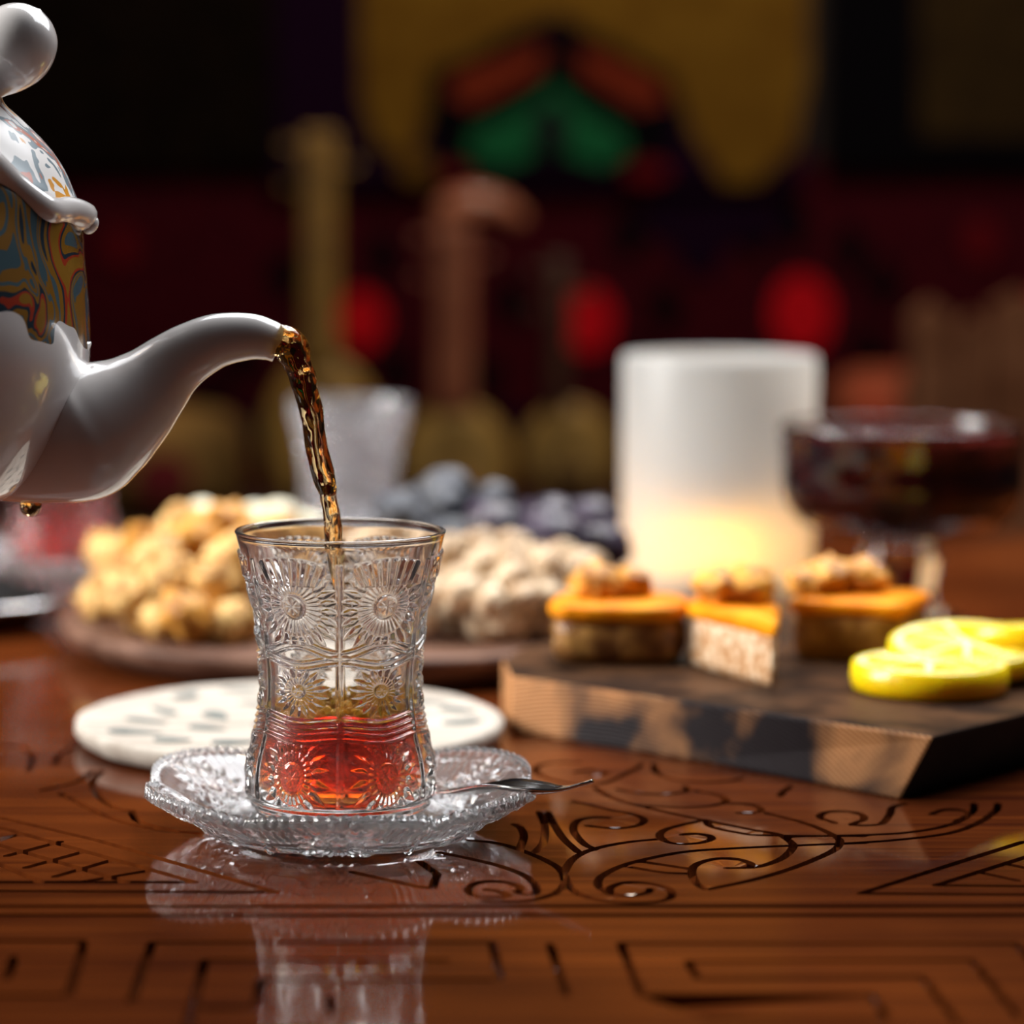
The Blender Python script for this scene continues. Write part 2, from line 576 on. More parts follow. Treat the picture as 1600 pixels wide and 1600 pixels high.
def build_tea_glass_mesh():
    nu, nv = 660, 400
    h, r = interp_profile(GP, nv)
    ang = np.arange(nu) * 2 * PI / nu
    A, Hh = np.meshgrid(ang, h)
    RR = np.repeat(r[:, None], nu, 1)
    D = glass_height(A, Hh, RR) * 0.00085
    RR = RR - 0.0003 + D
    V = np.stack([RR * np.cos(A), RR * np.sin(A), Hh], 2).reshape(-1, 3)
    verts = [tuple(v) for v in V]
    faces = grid_faces(nu, nv)
    # rounded rim, then the smooth inner wall down to the inner floor
    ni = 110
    k0 = len(verts)
    inner = []
    ro, ri = r[-1] - 0.0003, GI[-1][0]
    cx, rr = (ro + ri) / 2, (ro - ri) / 2
    for a in np.linspace(0, PI, 9):
        inner.append((cx + (rr + 0.0002) * math.cos(a), h[-1] + (rr + 0.0002) * math.sin(a) * 1.0))
    hi, rin = interp_profile(GI[2:], 60)
    for a, b in list(zip(rin, hi))[::-1]:
        inner.append((a, b))
    inner += [(0.0145, 0.0053), (0.0110, 0.0047), (0.005, 0.0045), (0.0, 0.0045)]
    for q, (rad, zz) in enumerate(inner):
        rad = max(rad, 1e-6)
        n = nu if q == 0 else nu
        for i in range(nu):
            verts.append((rad * math.cos(ang[i]), rad * math.sin(ang[i]), zz))
    m = len(inner)
    last = (nv - 1) * nu
    for i in range(nu):
        k = (i + 1) % nu
        faces.append((last + i, last + k, k0 + k, k0 + i))
    for f in grid_faces(nu, m):
        faces.append(tuple(x + k0 for x in f))
    # underside, slightly hollow
    k1 = len(verts)
    for rad, zz in ((0.019, 0.0004), (0.010, 0.0012), (1e-6, 0.0014)):
        for i in range(nu):
            verts.append((rad * math.cos(ang[i]), rad * math.sin(ang[i]), zz))
    for f in grid_faces(nu, 3):
        faces.append(tuple(x + k1 for x in f)[::-1])
    for i in range(nu):
        k = (i + 1) % nu
        faces.append((k, i, k1 + i, k1 + k))
    return verts, faces


def saucer_height(ang, rad):
    pan = (ang / (PI / 3)) % 1.0 - 0.5
    s = pan * (PI / 3) * rad
    H = rosette(s, rad - 0.0435, 0.0026, 0.0070, 0.0118, 20, 1.0, 6) * (rad > 0.0325)
    half = (PI / 6) * rad
    rib = np.clip(1.1 - (half - np.abs(s)) / 0.0009, 0, 1) * (rad > 0.030)
    H = np.maximum(H, rib)
    v = np.clip(1 - np.abs((np.abs(s) * 1.0 + (rad - 0.034)) % 0.0022 - 0.0011) / 0.0006, 0, 1) * ((rad > 0.028) & (rad < 0.0345))
    H = np.maximum(H, v)
    star = (np.abs(((ang * 24) / (2 * PI)) % 1.0 - 0.5) * 2) * (rad < 0.024) * np.clip(rad / 0.012 - 0.3, 0, 1)
    H = np.maximum(H, star * 0.8)
    return H


def build_saucer_mesh():
    nu = 1020
    ang = np.arange(nu) * 2 * PI / nu
    petal = np.abs(np.cos(3 * (ang - PI / 6))) ** 0.6
    bead = np.abs(np.sin(ang * 54))
    edge = 0.90 + 0.10 * petal
    rows = []
    K = np.concatenate([np.linspace(0, 0.52, 22)[:-1], np.linspace(0.52, 1, 125)])
    def prof(k):                          # k 0..1 from centre to rim (nominal radius), upper surface height
        r = k * 0.0575
        rise = np.clip((r - 0.0385) / 0.0190, 0, 1)
        return r, 0.0052 + 0.0080 * rise ** 1.1
    for k in K:                           # top, from centre out
        r, z = prof(k)
        f = 1 + (edge - 1) * smoothstep(np.array((k - 0.55) / 0.45))
        rr = np.full(nu, max(r, 1e-6)) * f
        zz = np.full(nu, z) + 0.0034 * petal * np.clip((k - .6) / .4, 0, 1)
        zz = zz + 0.0010 * saucer_height(ang, rr) * (r > 0.031)
        if k > 0.955:
            zz = zz + 0.0007 * bead
        rows.append((rr, zz))
    for k in K[::-1]:                     # underside with the pressed relief
        r, z = prof(k)
        f = 1 + (edge - 1) * smoothstep(np.array((k - 0.55) / 0.45))
        rr = np.full(nu, max(r, 1e-6)) * f
        th = 0.0034 - 0.0012 * k
        zz = np.full(nu, z) + 0.0034 * petal * np.clip((k - .6) / .4, 0, 1) - th
        zz = zz - 0.0007 * saucer_height(ang, rr)
        zz = zz - 0.0006 * np.abs(np.sin(ang * 66 + 0.5 * np.sin(r * 900))) * np.clip((r - 0.043) / 0.004, 0, 1)
        if k > 0.955:
            zz = zz - 0.0004 * bead
            rr = rr + 0.0005 * bead
        zz = np.maximum(zz - 0.0012 * (1 - np.clip((r - 0.040) / 0.004, 0, 1)) * (r > 0.036), 0.0)
        rows.append((rr, zz))
    verts = []
    for rr, zz in rows:
        verts += list(zip(rr * np.cos(ang), rr * np.sin(ang), zz))
    return verts, grid_faces(nu, len(rows))


GX, GY = -0.0087, 0.772
saucer = fix_normals(mesh_obj('tea_saucer', *build_saucer_mesh(), 'pressed_saucer', loc=(GX, GY, 0.0)))
tag(saucer, 'scalloped pressed-glass saucer under the tea glass being filled', 'saucer')
tglass = fix_normals(mesh_obj('tea_glass', *build_tea_glass_mesh(), 'pressed', loc=(GX, GY, 0.0053)))
tglass.rotation_euler = (0, 0, R(30))
tag(tglass, 'pear-shaped pressed-glass tea glass with rosettes, half full, tea pouring into it', 'glass')


# tea in the glass: overlaps the inner wall by a hair so the surfaces meet
def build_tea(level, seed, splash=0.0):
    hi, rin = interp_profile(GI[2:], 60)
    prof = [(1e-6, 0.0043), (0.0110, 0.0045), (0.0147, 0.0052)]
    for a, b in zip(rin, hi):
        if b < level:
            prof.append((a + 0.00012, b))
    rl = np.interp(level, hi, rin) + 0.00012
    n = 96
    vs, fs = lathe(prof + [(rl, level)], n)
    k = len(prof) * n
    m = 14
    for j in range(1, m + 1):
        r = rl * (1 - j / m)
        for i in range(n):
            a = 2 * PI * i / n
            x, y = max(r, 1e-6) * math.cos(a), max(r, 1e-6) * math.sin(a)
            zz = level + splash * noise.noise(Vector((x * 260, y * 260, seed))) * min(1, j / 3)
            vs.append((x, y, zz))
    fs += [tuple(x + k for x in f) for f in grid_faces(n, m + 1)]
    return vs, fs


tea = fix_normals(mesh_obj('tea', *build_tea(0.0295, 3.1, 0.0022), 'tea', loc=(GX, GY, 0.0053)))
tag(tea, 'red-amber tea filling the lower part of the front glass', 'tea')


def build_foam():
    bm = bmesh.new()
    rnd = random.Random(3)
    for i in range(420):
        a = rnd.uniform(0, 2 * PI)
        r = 0.0186 * math.sqrt(rnd.uniform(0.05, 1))
        s = rnd.uniform(0.0005, 0.0015)
        hgt = 0.0292 + rnd.random() ** 1.4 * (0.0070 if math.cos(a) > 0 else 0.0045) * (r / 0.0186)
        mt = Matrix.Translation((r * math.cos(a), r * math.sin(a), hgt))
        bmesh.ops.create_icosphere(bm, subdivisions=2, radius=s, matrix=mt)
    me = bpy.data.meshes.new('foam')
    bm.to_mesh(me)
    bm.free()
    me.polygons.foreach_set('use_smooth', [True] * len(me.polygons))
    me.materials.append(M['foam'])
    o = bpy.data.objects.new('foam', me)
    col.objects.link(o)
    o.parent = tea
    tag(o, 'golden bubbles on the tea surface', kind='stuff')


build_foam()


def build_stream():
    pts = [(430, 532, 23), (453, 541, 26), (467, 572, 21.5), (477, 605, 19.5), (487, 650, 18), (496, 700, 16.5), (507, 748, 16.5), (513, 775, 13.5), (519, 815, 14), (522, 850, 13), (525, 880, 12), (528, 915, 9), (531, 960, 6.5), (533, 1020, 6), (534, 1090, 6.5), (534, 1118, 9)]
    s = spline([(*at(a, b, GY), c / 5533) for a, b, c in pts], 10)
    path = [p[:3] for p in s]
    rad = [p[3] for p in s]

    def wob(i, a):
        x = path[i]
        v = Vector((math.cos(a) * 1.2 + i * 0.045, math.sin(a) * 1.2, i * 0.085))
        return 1.0 + 0.26 * noise.noise(v * 1.15) + 0.10 * noise.noise(v * 3.1 + Vector((5, 1, 2)))
    vs, fs = sweep(path, rad, 36, wob=wob)
    o = fix_normals(mesh_obj('tea_stream', vs, fs, 'tea_stream'))
    tag(o, 'rippling amber stream of tea falling from the spout into the glass', 'tea')


build_stream()


# ------------------------------------------------------------------ teapot, tilted for pouring
def deco_material():
    """porcelain whose upper body carries painted scrollwork in ochre, slate blue and red"""
    m, nt, b = new_mat('painted_porcelain')
    L = nt.links.new
    N = nt.nodes.new
    tc = N('ShaderNodeTexCoord')
    sep = N('ShaderNodeSeparateXYZ')
    L(tc.outputs['Object'], sep.inputs[0])
    nz = N('ShaderNodeTexNoise')
    nz.inputs['Scale'].default_value = 38
    nz.inputs['Detail'].default_value = 1.5
    nz.inputs['Distortion'].default_value = 1.6
    L(tc.outputs['Object'], nz.inputs['Vector'])
    rp = N('ShaderNodeValToRGB')
    e = rp.color_ramp
    e.interpolation = 'CONSTANT'
    cols = [(0.0, (0.60, 0.55, 0.50)), (0.28, (0.045, 0.085, 0.105)), (0.40, (0.21, 0.095, 0.010)), (0.455, (0.055, 0.095, 0.115)), (0.50, (0.23, 0.105, 0.010)), (0.56, (0.012, 0.026, 0.04)),
            (0.60, (0.32, 0.030, 0.010)), (0.64, (0.25, 0.12, 0.012)), (0.72, (0.075, 0.13, 0.155))]
    e.elements[0].position, e.elements[0].color = cols[0][0], (*cols[0][1], 1)
    e.elements[1].position, e.elements[1].color = cols[-1][0], (*cols[-1][1], 1)
    for p, c in cols[1:-1]:
        x = e.elements.new(p)
        x.color = (*c, 1)
    L(nz.outputs['Fac'], rp.inputs['Fac'])
    n2 = N('ShaderNodeTexNoise')
    n2.inputs['Scale'].default_value = 45
    n2.inputs['Detail'].default_value = 1
    L(tc.outputs['Object'], n2.inputs['Vector'])
    mm = N('ShaderNodeMath')
    mm.operation = 'MULTIPLY_ADD'
    mm.inputs[1].default_value = 0.030
    L(n2.outputs['Fac'], mm.inputs[0])
    L(sep.outputs['Z'], mm.inputs[2])
    gt = N('ShaderNodeMath')
    gt.operation = 'GREATER_THAN'
    gt.inputs[1].default_value = 0.0640
    L(mm.outputs[0], gt.inputs[0])
    mix = N('ShaderNodeMix')
    mix.data_type = 'RGBA'
    L(gt.outputs[0], mix.inputs[0])
    mix.inputs[6].default_value = (0.68, 0.655, 0.65, 1)
    L(rp.outputs['Color'], mix.inputs[7])
    L(mix.outputs[2], b.inputs['Base Color'])
    b.inputs['Roughness'].default_value = 0.25
    b.inputs['Coat Weight'].default_value = 1.0
    b.inputs['Coat Roughness'].default_value = 0.03
    return m


def lid_material():
    m = pbr('painted_lid_porcelain', (0.68, 0.66, 0.65), 0.3, spec=0.3)
    nt = m.node_tree
    b = nt.nodes['Principled BSDF']
    tc = nt.nodes.new('ShaderNodeTexCoord')
    nz = nt.nodes.new('ShaderNodeTexNoise')
    nz.inputs['Scale'].default_value = 60
    nz.inputs['Distortion'].default_value = 1.2
    nt.links.new(tc.outputs['Object'], nz.inputs['Vector'])
    rp = nt.nodes.new('ShaderNodeValToRGB')
    e = rp.color_ramp
    e.interpolation = 'CONSTANT'
    e.elements[0].color = (0.62, 0.27, 0.02, 1)
    e.elements[1].position = 0.40
    e.elements[1].color = (0.78, 0.76, 0.75, 1)
    for p, c in ((0.55, (0.16, 0.22, 0.26, 1)), (0.62, (0.45, 0.10, 0.04, 1)), (0.67, (0.70, 0.68, 0.66, 1))):
        x = e.elements.new(p)
        x.color = c
    nt.links.new(nz.outputs['Fac'], rp.inputs['Fac'])
    nt.links.new(rp.outputs['Color'], b.inputs['Base Color'])
    return m


def build_teapot():
    TILT = R(35)
    S = 5533.0
    ax = (math.sin(TILT), math.cos(TILT))               # up axis in (x, z)
    knob = at(22, 75, GY + 0.004)
    base = Vector((knob.x - ax[0] * 600 / S, GY + 0.004, knob.z - ax[1] * 600 / S))
    root = empty('teapot', base, (0, TILT, 0))
    tag(root, 'tilted white porcelain teapot with painted ochre and blue shoulder, pouring tea', 'teapot')

    def loc(px, py):
        w = at(px, py, GY + 0.004) - base
        return Vector((w.x * ax[1] - w.z * ax[0], 0, w.x * ax[0] + w.z * ax[1]))

    def prof(pts, n=8):
        return [(r / S, (600 - t) / S) for r, t in [tuple(p) for p in spline(pts, n)]]
    body = prof([(0, 654), (150, 654), (235, 652), (275, 648), (330, 628), (378, 590), (402, 535), (406, 470), (396, 410), (376, 352), (345, 300), (303, 245), (270, 205), (250, 178), (238, 166)])
    N = 144
    vs, fs = lathe(body, N)
    bo = fix_normals(mesh_obj('body', vs, fs, deco_material(), root))
    # rolled, gently scalloped collar between lid and body
    vs = []
    ring = 14
    for i in range(N):
        a = 2 * PI * i / N
        wv = 0.0016 * math.cos(5 * a + 0.3)
        rr = 0.0410 + 0.0012 * math.cos(10 * a)
        for k in range(ring):
            b = 2 * PI * k / ring
            vs.append(((rr + 0.0038 * math.cos(b)) * math.cos(a), (rr + 0.0038 * math.cos(b)) * math.sin(a), (600 - 160) / S + wv + 0.0042 * math.sin(b)))
    fs = [(i * ring + k, ((i + 1) % N) * ring + k, ((i + 1) % N) * ring + (k + 1) % ring, i * ring + (k + 1) % ring) for i in range(N) for k in range(ring)]
    fix_normals(mesh_obj('collar', vs, fs, 'porcelain', root))
    lid = prof([(225, 160), (228, 148), (205, 134), (170, 112), (130, 96), (80, 86), (40, 80), (20, 70), (0, 68)])
    lo = fix_normals(mesh_obj('lid', *lathe(lid, 96), lid_material(), root))
    kn = prof([(0, 88), (24, 84), (28, 72), (46, 48), (60, 18), (62, -12), (51, -44), (28, -64), (0, -72)])
    kk = fix_normals(mesh_obj('knob', *lathe(kn, 64), 'porcelain', lo))
    # bud on the collar and the leaf relief where the spout joins
    for nm, (px, py), sc in (('collar_bud', (142, 352), (0.0020, 0.0025, 0.0028)), ('spout_leaf', (124, 560), (0.0012, 0.0040, 0.0058))):
        bm = bmesh.new()
        bmesh.ops.create_uvsphere(bm, u_segments=20, v_segments=12, radius=1)
        me = bpy.data.meshes.new(nm)
        for v in bm.verts:
            v.co = Vector((v.co.x * sc[0], v.co.y * sc[1], v.co.z * sc[2])) + loc(px, py)
        bm.to_mesh(me)
        bm.free()
        me.polygons.foreach_set('use_smooth', [True] * len(me.polygons))
        me.materials.append(M['porcelain'])
        o = bpy.data.objects.new(nm, me)
        col.objects.link(o)
        o.parent = root
    # spout
    sp = [(-40, 700, 80), (50, 690, 98), (125, 672, 112), (165, 654, 99), (205, 628, 80), (238, 600, 64), (268, 572, 53), (300, 550, 47), (340, 532, 42), (388, 526, 36.5), (418, 531, 32), (437, 539, 28.5)]
    s = spline([(*loc(a, b), c / S) for a, b, c in sp], 8)
    path = [Vector(p[:3]) for p in s]
    rad = [p[3] for p in s]
    inner_p = [path[-1] + (path[-1] - path[-2]) * 0.0] + path[-2:-22:-1]
    inner_r = [rad[-1] * 0.80] + [r * 0.78 for r in rad[-2:-22:-1]]
    vs, fs = sweep(path, rad, 48, cap=False)
    v2, f2 = sweep(inner_p, inner_r, 48, cap=False)
    k = len(vs)
    # re-sweep of the inner wall runs backwards; match rim vertices by nearest angle
    vs = [Vector(v) for v in vs]
    v2 = [Vector(v) for v in v2]
    rim_o = vs[-48:]
    rim_i = v2[:48]
    off = min(range(48), key=lambda q: (rim_i[q] - rim_o[0]).length)
    sgn = 1 if (rim_i[(off + 1) % 48] - rim_o[1]).length < (rim_i[(off - 1) % 48] - rim_o[1]).length else -1
    allv = vs + v2
    allf = fs + [tuple(x + k for x in f) for f in f2]
    lo_ = len(vs) - 48
    for i in range(48):
        j = (i + 1) % 48
        allf.append((lo_ + i, lo_ + j, k + (off + sgn * j) % 48, k + (off + sgn * i) % 48))
    allf.append(tuple(k + len(v2) - 48 + q for q in range(48)))
    fix_normals(mesh_obj('spout', allv, allf, 'porcelain', root))
    # handle on the far side of the pot
    hp = spline([(-0.050, 0, 0.070), (-0.085, 0, 0.082), (-0.112, 0, 0.066), (-0.110, 0, 0.036), (-0.085, 0, 0.016), (-0.058, 0, 0.018)], 8)
    vs, fs = sweep([p for p in hp], [0.0062] * len(hp), 20)
    fix_normals(mesh_obj('handle', vs, fs, 'porcelain', root))
    # drop of tea hanging from the belly
    bm = bmesh.new()
    bmesh.ops.create_uvsphere(bm, u_segments=20, v_segments=12, radius=1)
    me = bpy.data.meshes.new('tea_drop')
    up = Vector((-ax[0], 0, ax[1]))
    for v in bm.verts:
        v.co = loc(48, 790) + v.co * 0.0032
    bm.to_mesh(me)
    bm.free()
    me.materials.append(M['tea_stream'])
    o = bpy.data.objects.new('tea_drop', me)
    col.objects.link(o)
    o.parent = root
    tag(o, 'amber drop of tea under the belly')
    return root


build_teapot()


# ------------------------------------------------------------------ teaspoon resting on the saucer rim
def build_spoon():
    root = empty('teaspoon', (0.020, 0.768, 0.0075))
    tag(root, 'small polished steel teaspoon lying across the saucer edge', 'spoon')
    o0 = Vector(root.location)
    ctr = [Vector((0.0175, 0.778, 0.0098)), Vector((0.026, 0.769, 0.0128)), Vector((0.036, 0.7575, 0.0170)), Vector((0.0455, 0.7480, 0.0180)), Vector((0.0520, 0.7440, 0.0182)), Vector((0.0580, 0.7400, 0.0205)), Vector((0.0605, 0.7390, 0.0215))]
    wid = [0.0012, 0.0042, 0.0058, 0.0050, 0.0026, 0.0020, 0.0008]
    s = spline([(*(c - o0), w) for c, w in zip(ctr, wid)], 8)
    n = len(s)
    m = 9
    vs = []
    for lay in (0, 1):
        for i, p in enumerate(s):
            q = Vector(p[:3])
            t = (Vector(s[min(i + 1, n - 1)][:3]) - Vector(s[max(i - 1, 0)][:3])).normalized()
            side = t.cross(Vector((0, 0, 1))).normalized()
            up = side.cross(t).normalized()
            w = p[3]
            dish = 0.0017 * min(1, max(0, (w - 0.0022) / 0.0030))
            for k in range(m):
                u = k / (m - 1) * 2 - 1
                vs.append(q + side * u * w + up * (dish * (u * u - 1) + (0.0004 if lay == 0 else -0.0004 - 0.0003 * (1 - u * u))))
    fs = grid_faces(m, n, False)
    k = n * m
    fs += [tuple(x + k for x in f)[::-1] for f in grid_faces(m, n, False)]
    for i in range(n - 1):
        for c in (0, m - 1):
            a, b = i * m + c, (i + 1) * m + c
            fs.append((a, b, b + k, a + k))
    for r in (0, (n - 1) * m):
        for c in range(m - 1):
            fs.append((r + c, r + c + 1, r + c + 1 + k, r + c + k))
    fix_normals(mesh_obj('spoon_bowl', vs, fs, 'steel', root))
    return root


build_spoon()


# ------------------------------------------------------------------ whitewashed round wooden coaster
M['whitewash'] = pbr('whitewashed_wood', (0.36, 0.31, 0.26), 0.7, spec=0.2, c2=(0.50, 0.45, 0.39), scale=(30, 160, 30), lo=0.35, hi=0.6, bump=0.0003)
M['coaster_leaf'] = pbr('grey_green_paint', (0.08, 0.10, 0.10), 0.75, spec=0.2, c2=(0.20, 0.21, 0.19), scale=(120, 260, 60), lo=0.4, hi=0.65)


def build_coaster():
    cx, cy, r = -0.0272, 0.909, 0.0718
    root = empty('round_coaster', (cx, cy, 0))
    tag(root, 'whitewashed round wooden coaster with grey-green leaf carving behind the saucer', 'coaster')
    n = 160
    prof = [(1e-6, 0.0008), (r * 0.95, 0.0008), (r * 0.975, 0.0018), (r * 0.995, 0.0042), (r, 0.0062), (r * 0.990, 0.0074), (r * 0.965, 0.0078), (r * 0.93, 0.0072), (r * 0.6, 0.0072), (1e-6, 0.0072)]
    vs, fs = lathe(prof, n)
    vs = [Vector(v) for v in vs]
    for v in vs:
        if v.xy.length > r * 0.9:
            a = math.atan2(v.y, v.x)
            k = 1 + 0.012 * noise.noise(Vector((math.cos(a) * 4, math.sin(a) * 4, v.z * 300)))
            v.x *= k
            v.y *= k
    fix_normals(mesh_obj('disc', vs, fs, 'whitewash', root))
    rnd = random.Random(11)
    spots = []
    tries = 0
    while len(spots) < 22 and tries < 3000:
        tries += 1
        a = rnd.uniform(0, 2 * PI)
        q = r * 0.84 * math.sqrt(rnd.random())
        p = Vector((q * math.cos(a), q * math.sin(a)))
        if all((p - o).length > 0.0185 for o in spots):
            spots.append(p)
    for p in spots:
        L = rnd.uniform(0.006, 0.0095)
        wd = rnd.uniform(0.0022, 0.0038)
        an = math.atan2(p.y, p.x) + rnd.choice((0.9, -0.9, 2.2)) + rnd.uniform(-.3, .3)
        poly = []
        for k in range(14):
            b = 2 * PI * k / 14
            x = L * math.cos(b)
            y = wd * math.sin(b) * (1 - 0.45 * math.cos(b)) + 0.25 * wd * math.cos(b) ** 2
            if (p + Vector((x, y))).length > r * 0.92:
                x *= 0.6
            poly.append((p.x + x * math.cos(an) - y * math.sin(an), p.y + x * math.sin(an) + y * math.cos(an)))
        mesh_obj('leaf', *prism(poly, 0.0068, 0.0076), 'coaster_leaf', root, smooth=False)


build_coaster()


# ------------------------------------------------------------------ round walnut tray with nuts and prunes
TX, TY, TZ = -0.006, 1.108, 0.0135


def build_tray():
    r = 0.120
    prof = [(1e-6, 0.0), (0.104, 0.0), (0.110, 0.0015), (0.117, 0.0065), (r, 0.0110), (0.1192, 0.0131), (0.1165, 0.0140), (0.113, TZ), (0.06, TZ), (1e-6, TZ)]
    o = fix_normals(mesh_obj('round_tray', *lathe(prof, 144), 'tray_wood', loc=(TX, TY, 0)))
    tag(o, 'round dark walnut serving board heaped with nuts and prunes', 'tray')


build_tray()


def lump_mesh(name, mat, scale, amp, freq, seed, groove=0.0, sub=3):
    bm = bmesh.new()
    bmesh.ops.create_icosphere(bm, subdivisions=sub, radius=1.0)
    for v in bm.verts:
        p = v.co.normalized()
        k = 1 + amp * noise.noise(p * freq + Vector((seed, seed * 1.7, 0))) + amp * 0.5 * noise.noise(p * freq * 2.3 + Vector((0, seed, 3)))
        k -= groove * math.exp(-(p.y / 0.16) ** 2)
        v.co = Vector((p.x * scale[0], p.y * scale[1], p.z * scale[2])) * k
    me = bpy.data.meshes.new(name)
    bm.to_mesh(me)
    bm.free()
    me.polygons.foreach_set('use_smooth', [True] * len(me.polygons))
    me.materials.append(M[mat])
    return me


walnuts = [lump_mesh('walnut_kernel', m, (0.0108, 0.0090, 0.0080), 0.55, 3.2, s, 0.25) for m, s in (('walnut', 1.0), ('walnut', 5.3), ('walnut_dark', 9.1))]
nuts = [lump_mesh('pale_nut', 'nut', (0.0084, 0.0058, 0.0056), 0.30, 2.4, s, 0.18) for s in (2.0, 6.1)]
blanched = [lump_mesh('blanched_nut', 'blanched', (0.0105, 0.0075, 0.0062), 0.14, 1.8, s, 0.06) for s in (4.0, 8.8)]
prunes = [lump_mesh('prune', 'prune', (0.0150, 0.0125, 0.0105), 0.22, 2.2, s, 0.0) for s in (3.0, 7.7)]
raisins = [lump_mesh('black_raisin', 'raisin', (0.0115, 0.0095, 0.0085), 0.26, 2.8, s, 0.0) for s in (1.4, 5.9)]
heap = []


def drop(meshes, name, label, cat, group, count, region, rad, rnd, zmax):
    made = 0
    tries = 0
    while made < count and tries < count * 40:
        tries += 1
        x, y = region(rnd)
        if math.hypot(x - TX, y - TY) > 0.106:
            continue
        z = TZ + rad * 0.80
        for (hx, hy, hz, hr) in heap:
            d = math.hypot(hx - x, hy - y)
            if d < rad + hr:
                z = max(z, hz + math.sqrt(max((rad + hr) ** 2 - d * d, 0)) * 0.86)
        if z > zmax(x, y):
            continue
        heap.append((x, y, z, rad))
        o = bpy.data.objects.new(name, rnd.choice(meshes))
        col.objects.link(o)
        o.location = (x, y, z)
        o.rotation_euler = (rnd.uniform(-.7, .7), rnd.uniform(-.7, .7), rnd.uniform(0, 6.28))
        k = rnd.uniform(0.88, 1.12)
        o.scale = (k, k, k)
        tag(o, label, cat, group)
        made += 1


rnd = random.Random(21)


def ell(cx, cy, rx, ry):
    def f(r):
        a = r.uniform(0, 2 * PI)
        q = math.sqrt(r.random())
        return cx + rx * q * math.cos(a), cy + ry * q * math.sin(a)
    return f


def dome(cx, cy, rx, ry, base, top):
    return lambda x, y: TZ + base + (top - base) * max(0, 1 - ((x - cx) / rx) ** 2 - ((y - cy) / ry) ** 2)


drop(walnuts, 'walnut_kernel', 'golden-brown walnut kernel in the heap on the left of the round tray', 'walnut', 'walnut kernels on the round tray', 90,
     ell(-0.066, 1.095, 0.050, 0.068), 0.0088, rnd, dome(-0.062, 1.110, 0.058, 0.080, 0.014, 0.038))
drop(prunes, 'prune', 'glossy purple-black prune at the right back of the round tray', 'prune', 'prunes on the round tray', 16,
     ell(0.074, 1.122, 0.030, 0.040), 0.0118, rnd, dome(0.074, 1.125, 0.060, 0.070, 0.018, 0.036))
drop(nuts, 'pale_nut', 'pale cream nut in the low heap right of the front tea glass', 'nut', 'pale nuts on the round tray', 125,
     ell(0.042, 1.068, 0.052, 0.045), 0.0058, rnd, dome(0.042, 1.075, 0.068, 0.060, 0.011, 0.033))
drop(blanched, 'blanched_nut', 'ivory blanched nut at the back of the walnut heap', 'nut', 'blanched nuts on the round tray', 16,
     ell(-0.052, 1.155, 0.028, 0.022), 0.0078, rnd, dome(-0.052, 1.15, 0.06, 0.06, 0.022, 0.036))
drop(raisins, 'black_raisin', 'bluish-black wrinkled dried fruit behind the pale nuts', 'dried fruit', 'black dried fruit on the round tray', 34,
     ell(0.030, 1.160, 0.032, 0.038), 0.0092, rnd, dome(0.030, 1.165, 0.050, 0.060, 0.014, 0.044))
# gold-wrapped sweet glinting behind the walnuts
M['gold'] = pbr('gold_foil', (0.85, 0.55, 0.15), 0.2, metal=1.0, bump=0.0006, scale=(200, 200, 200))
sw = empty('wrapped_sweet', (-0.070, 1.272, 0.0))
tag(sw, 'small gold foil wrapped sweet on the table behind the walnut heap', 'sweet')
M['tmp'] = M['gold']
me = lump_mesh('sweet_body', 'gold', (0.013, 0.012, 0.011), 0.10, 3.0, 2.2)
o = bpy.data.objects.new('sweet_body', me)
col.objects.link(o)
o.parent = sw
o.location = (0, 0, 0.0112)
for s in (-1, 1):
    vs, fs = [], []
    for j in range(6):
        for i in range(16):
            a = 2 * PI * i / 16
            q = 0.003 + 0.0016 * j * (1 + 0.3 * math.cos(4 * a))
            vs.append((s * (0.012 + 0.0018 * j), q * math.cos(a), 0.0112 + 0.45 * q * math.sin(a)))
    mesh_obj('foil_twist', vs, grid_faces(16, 6), 'gold', sw)


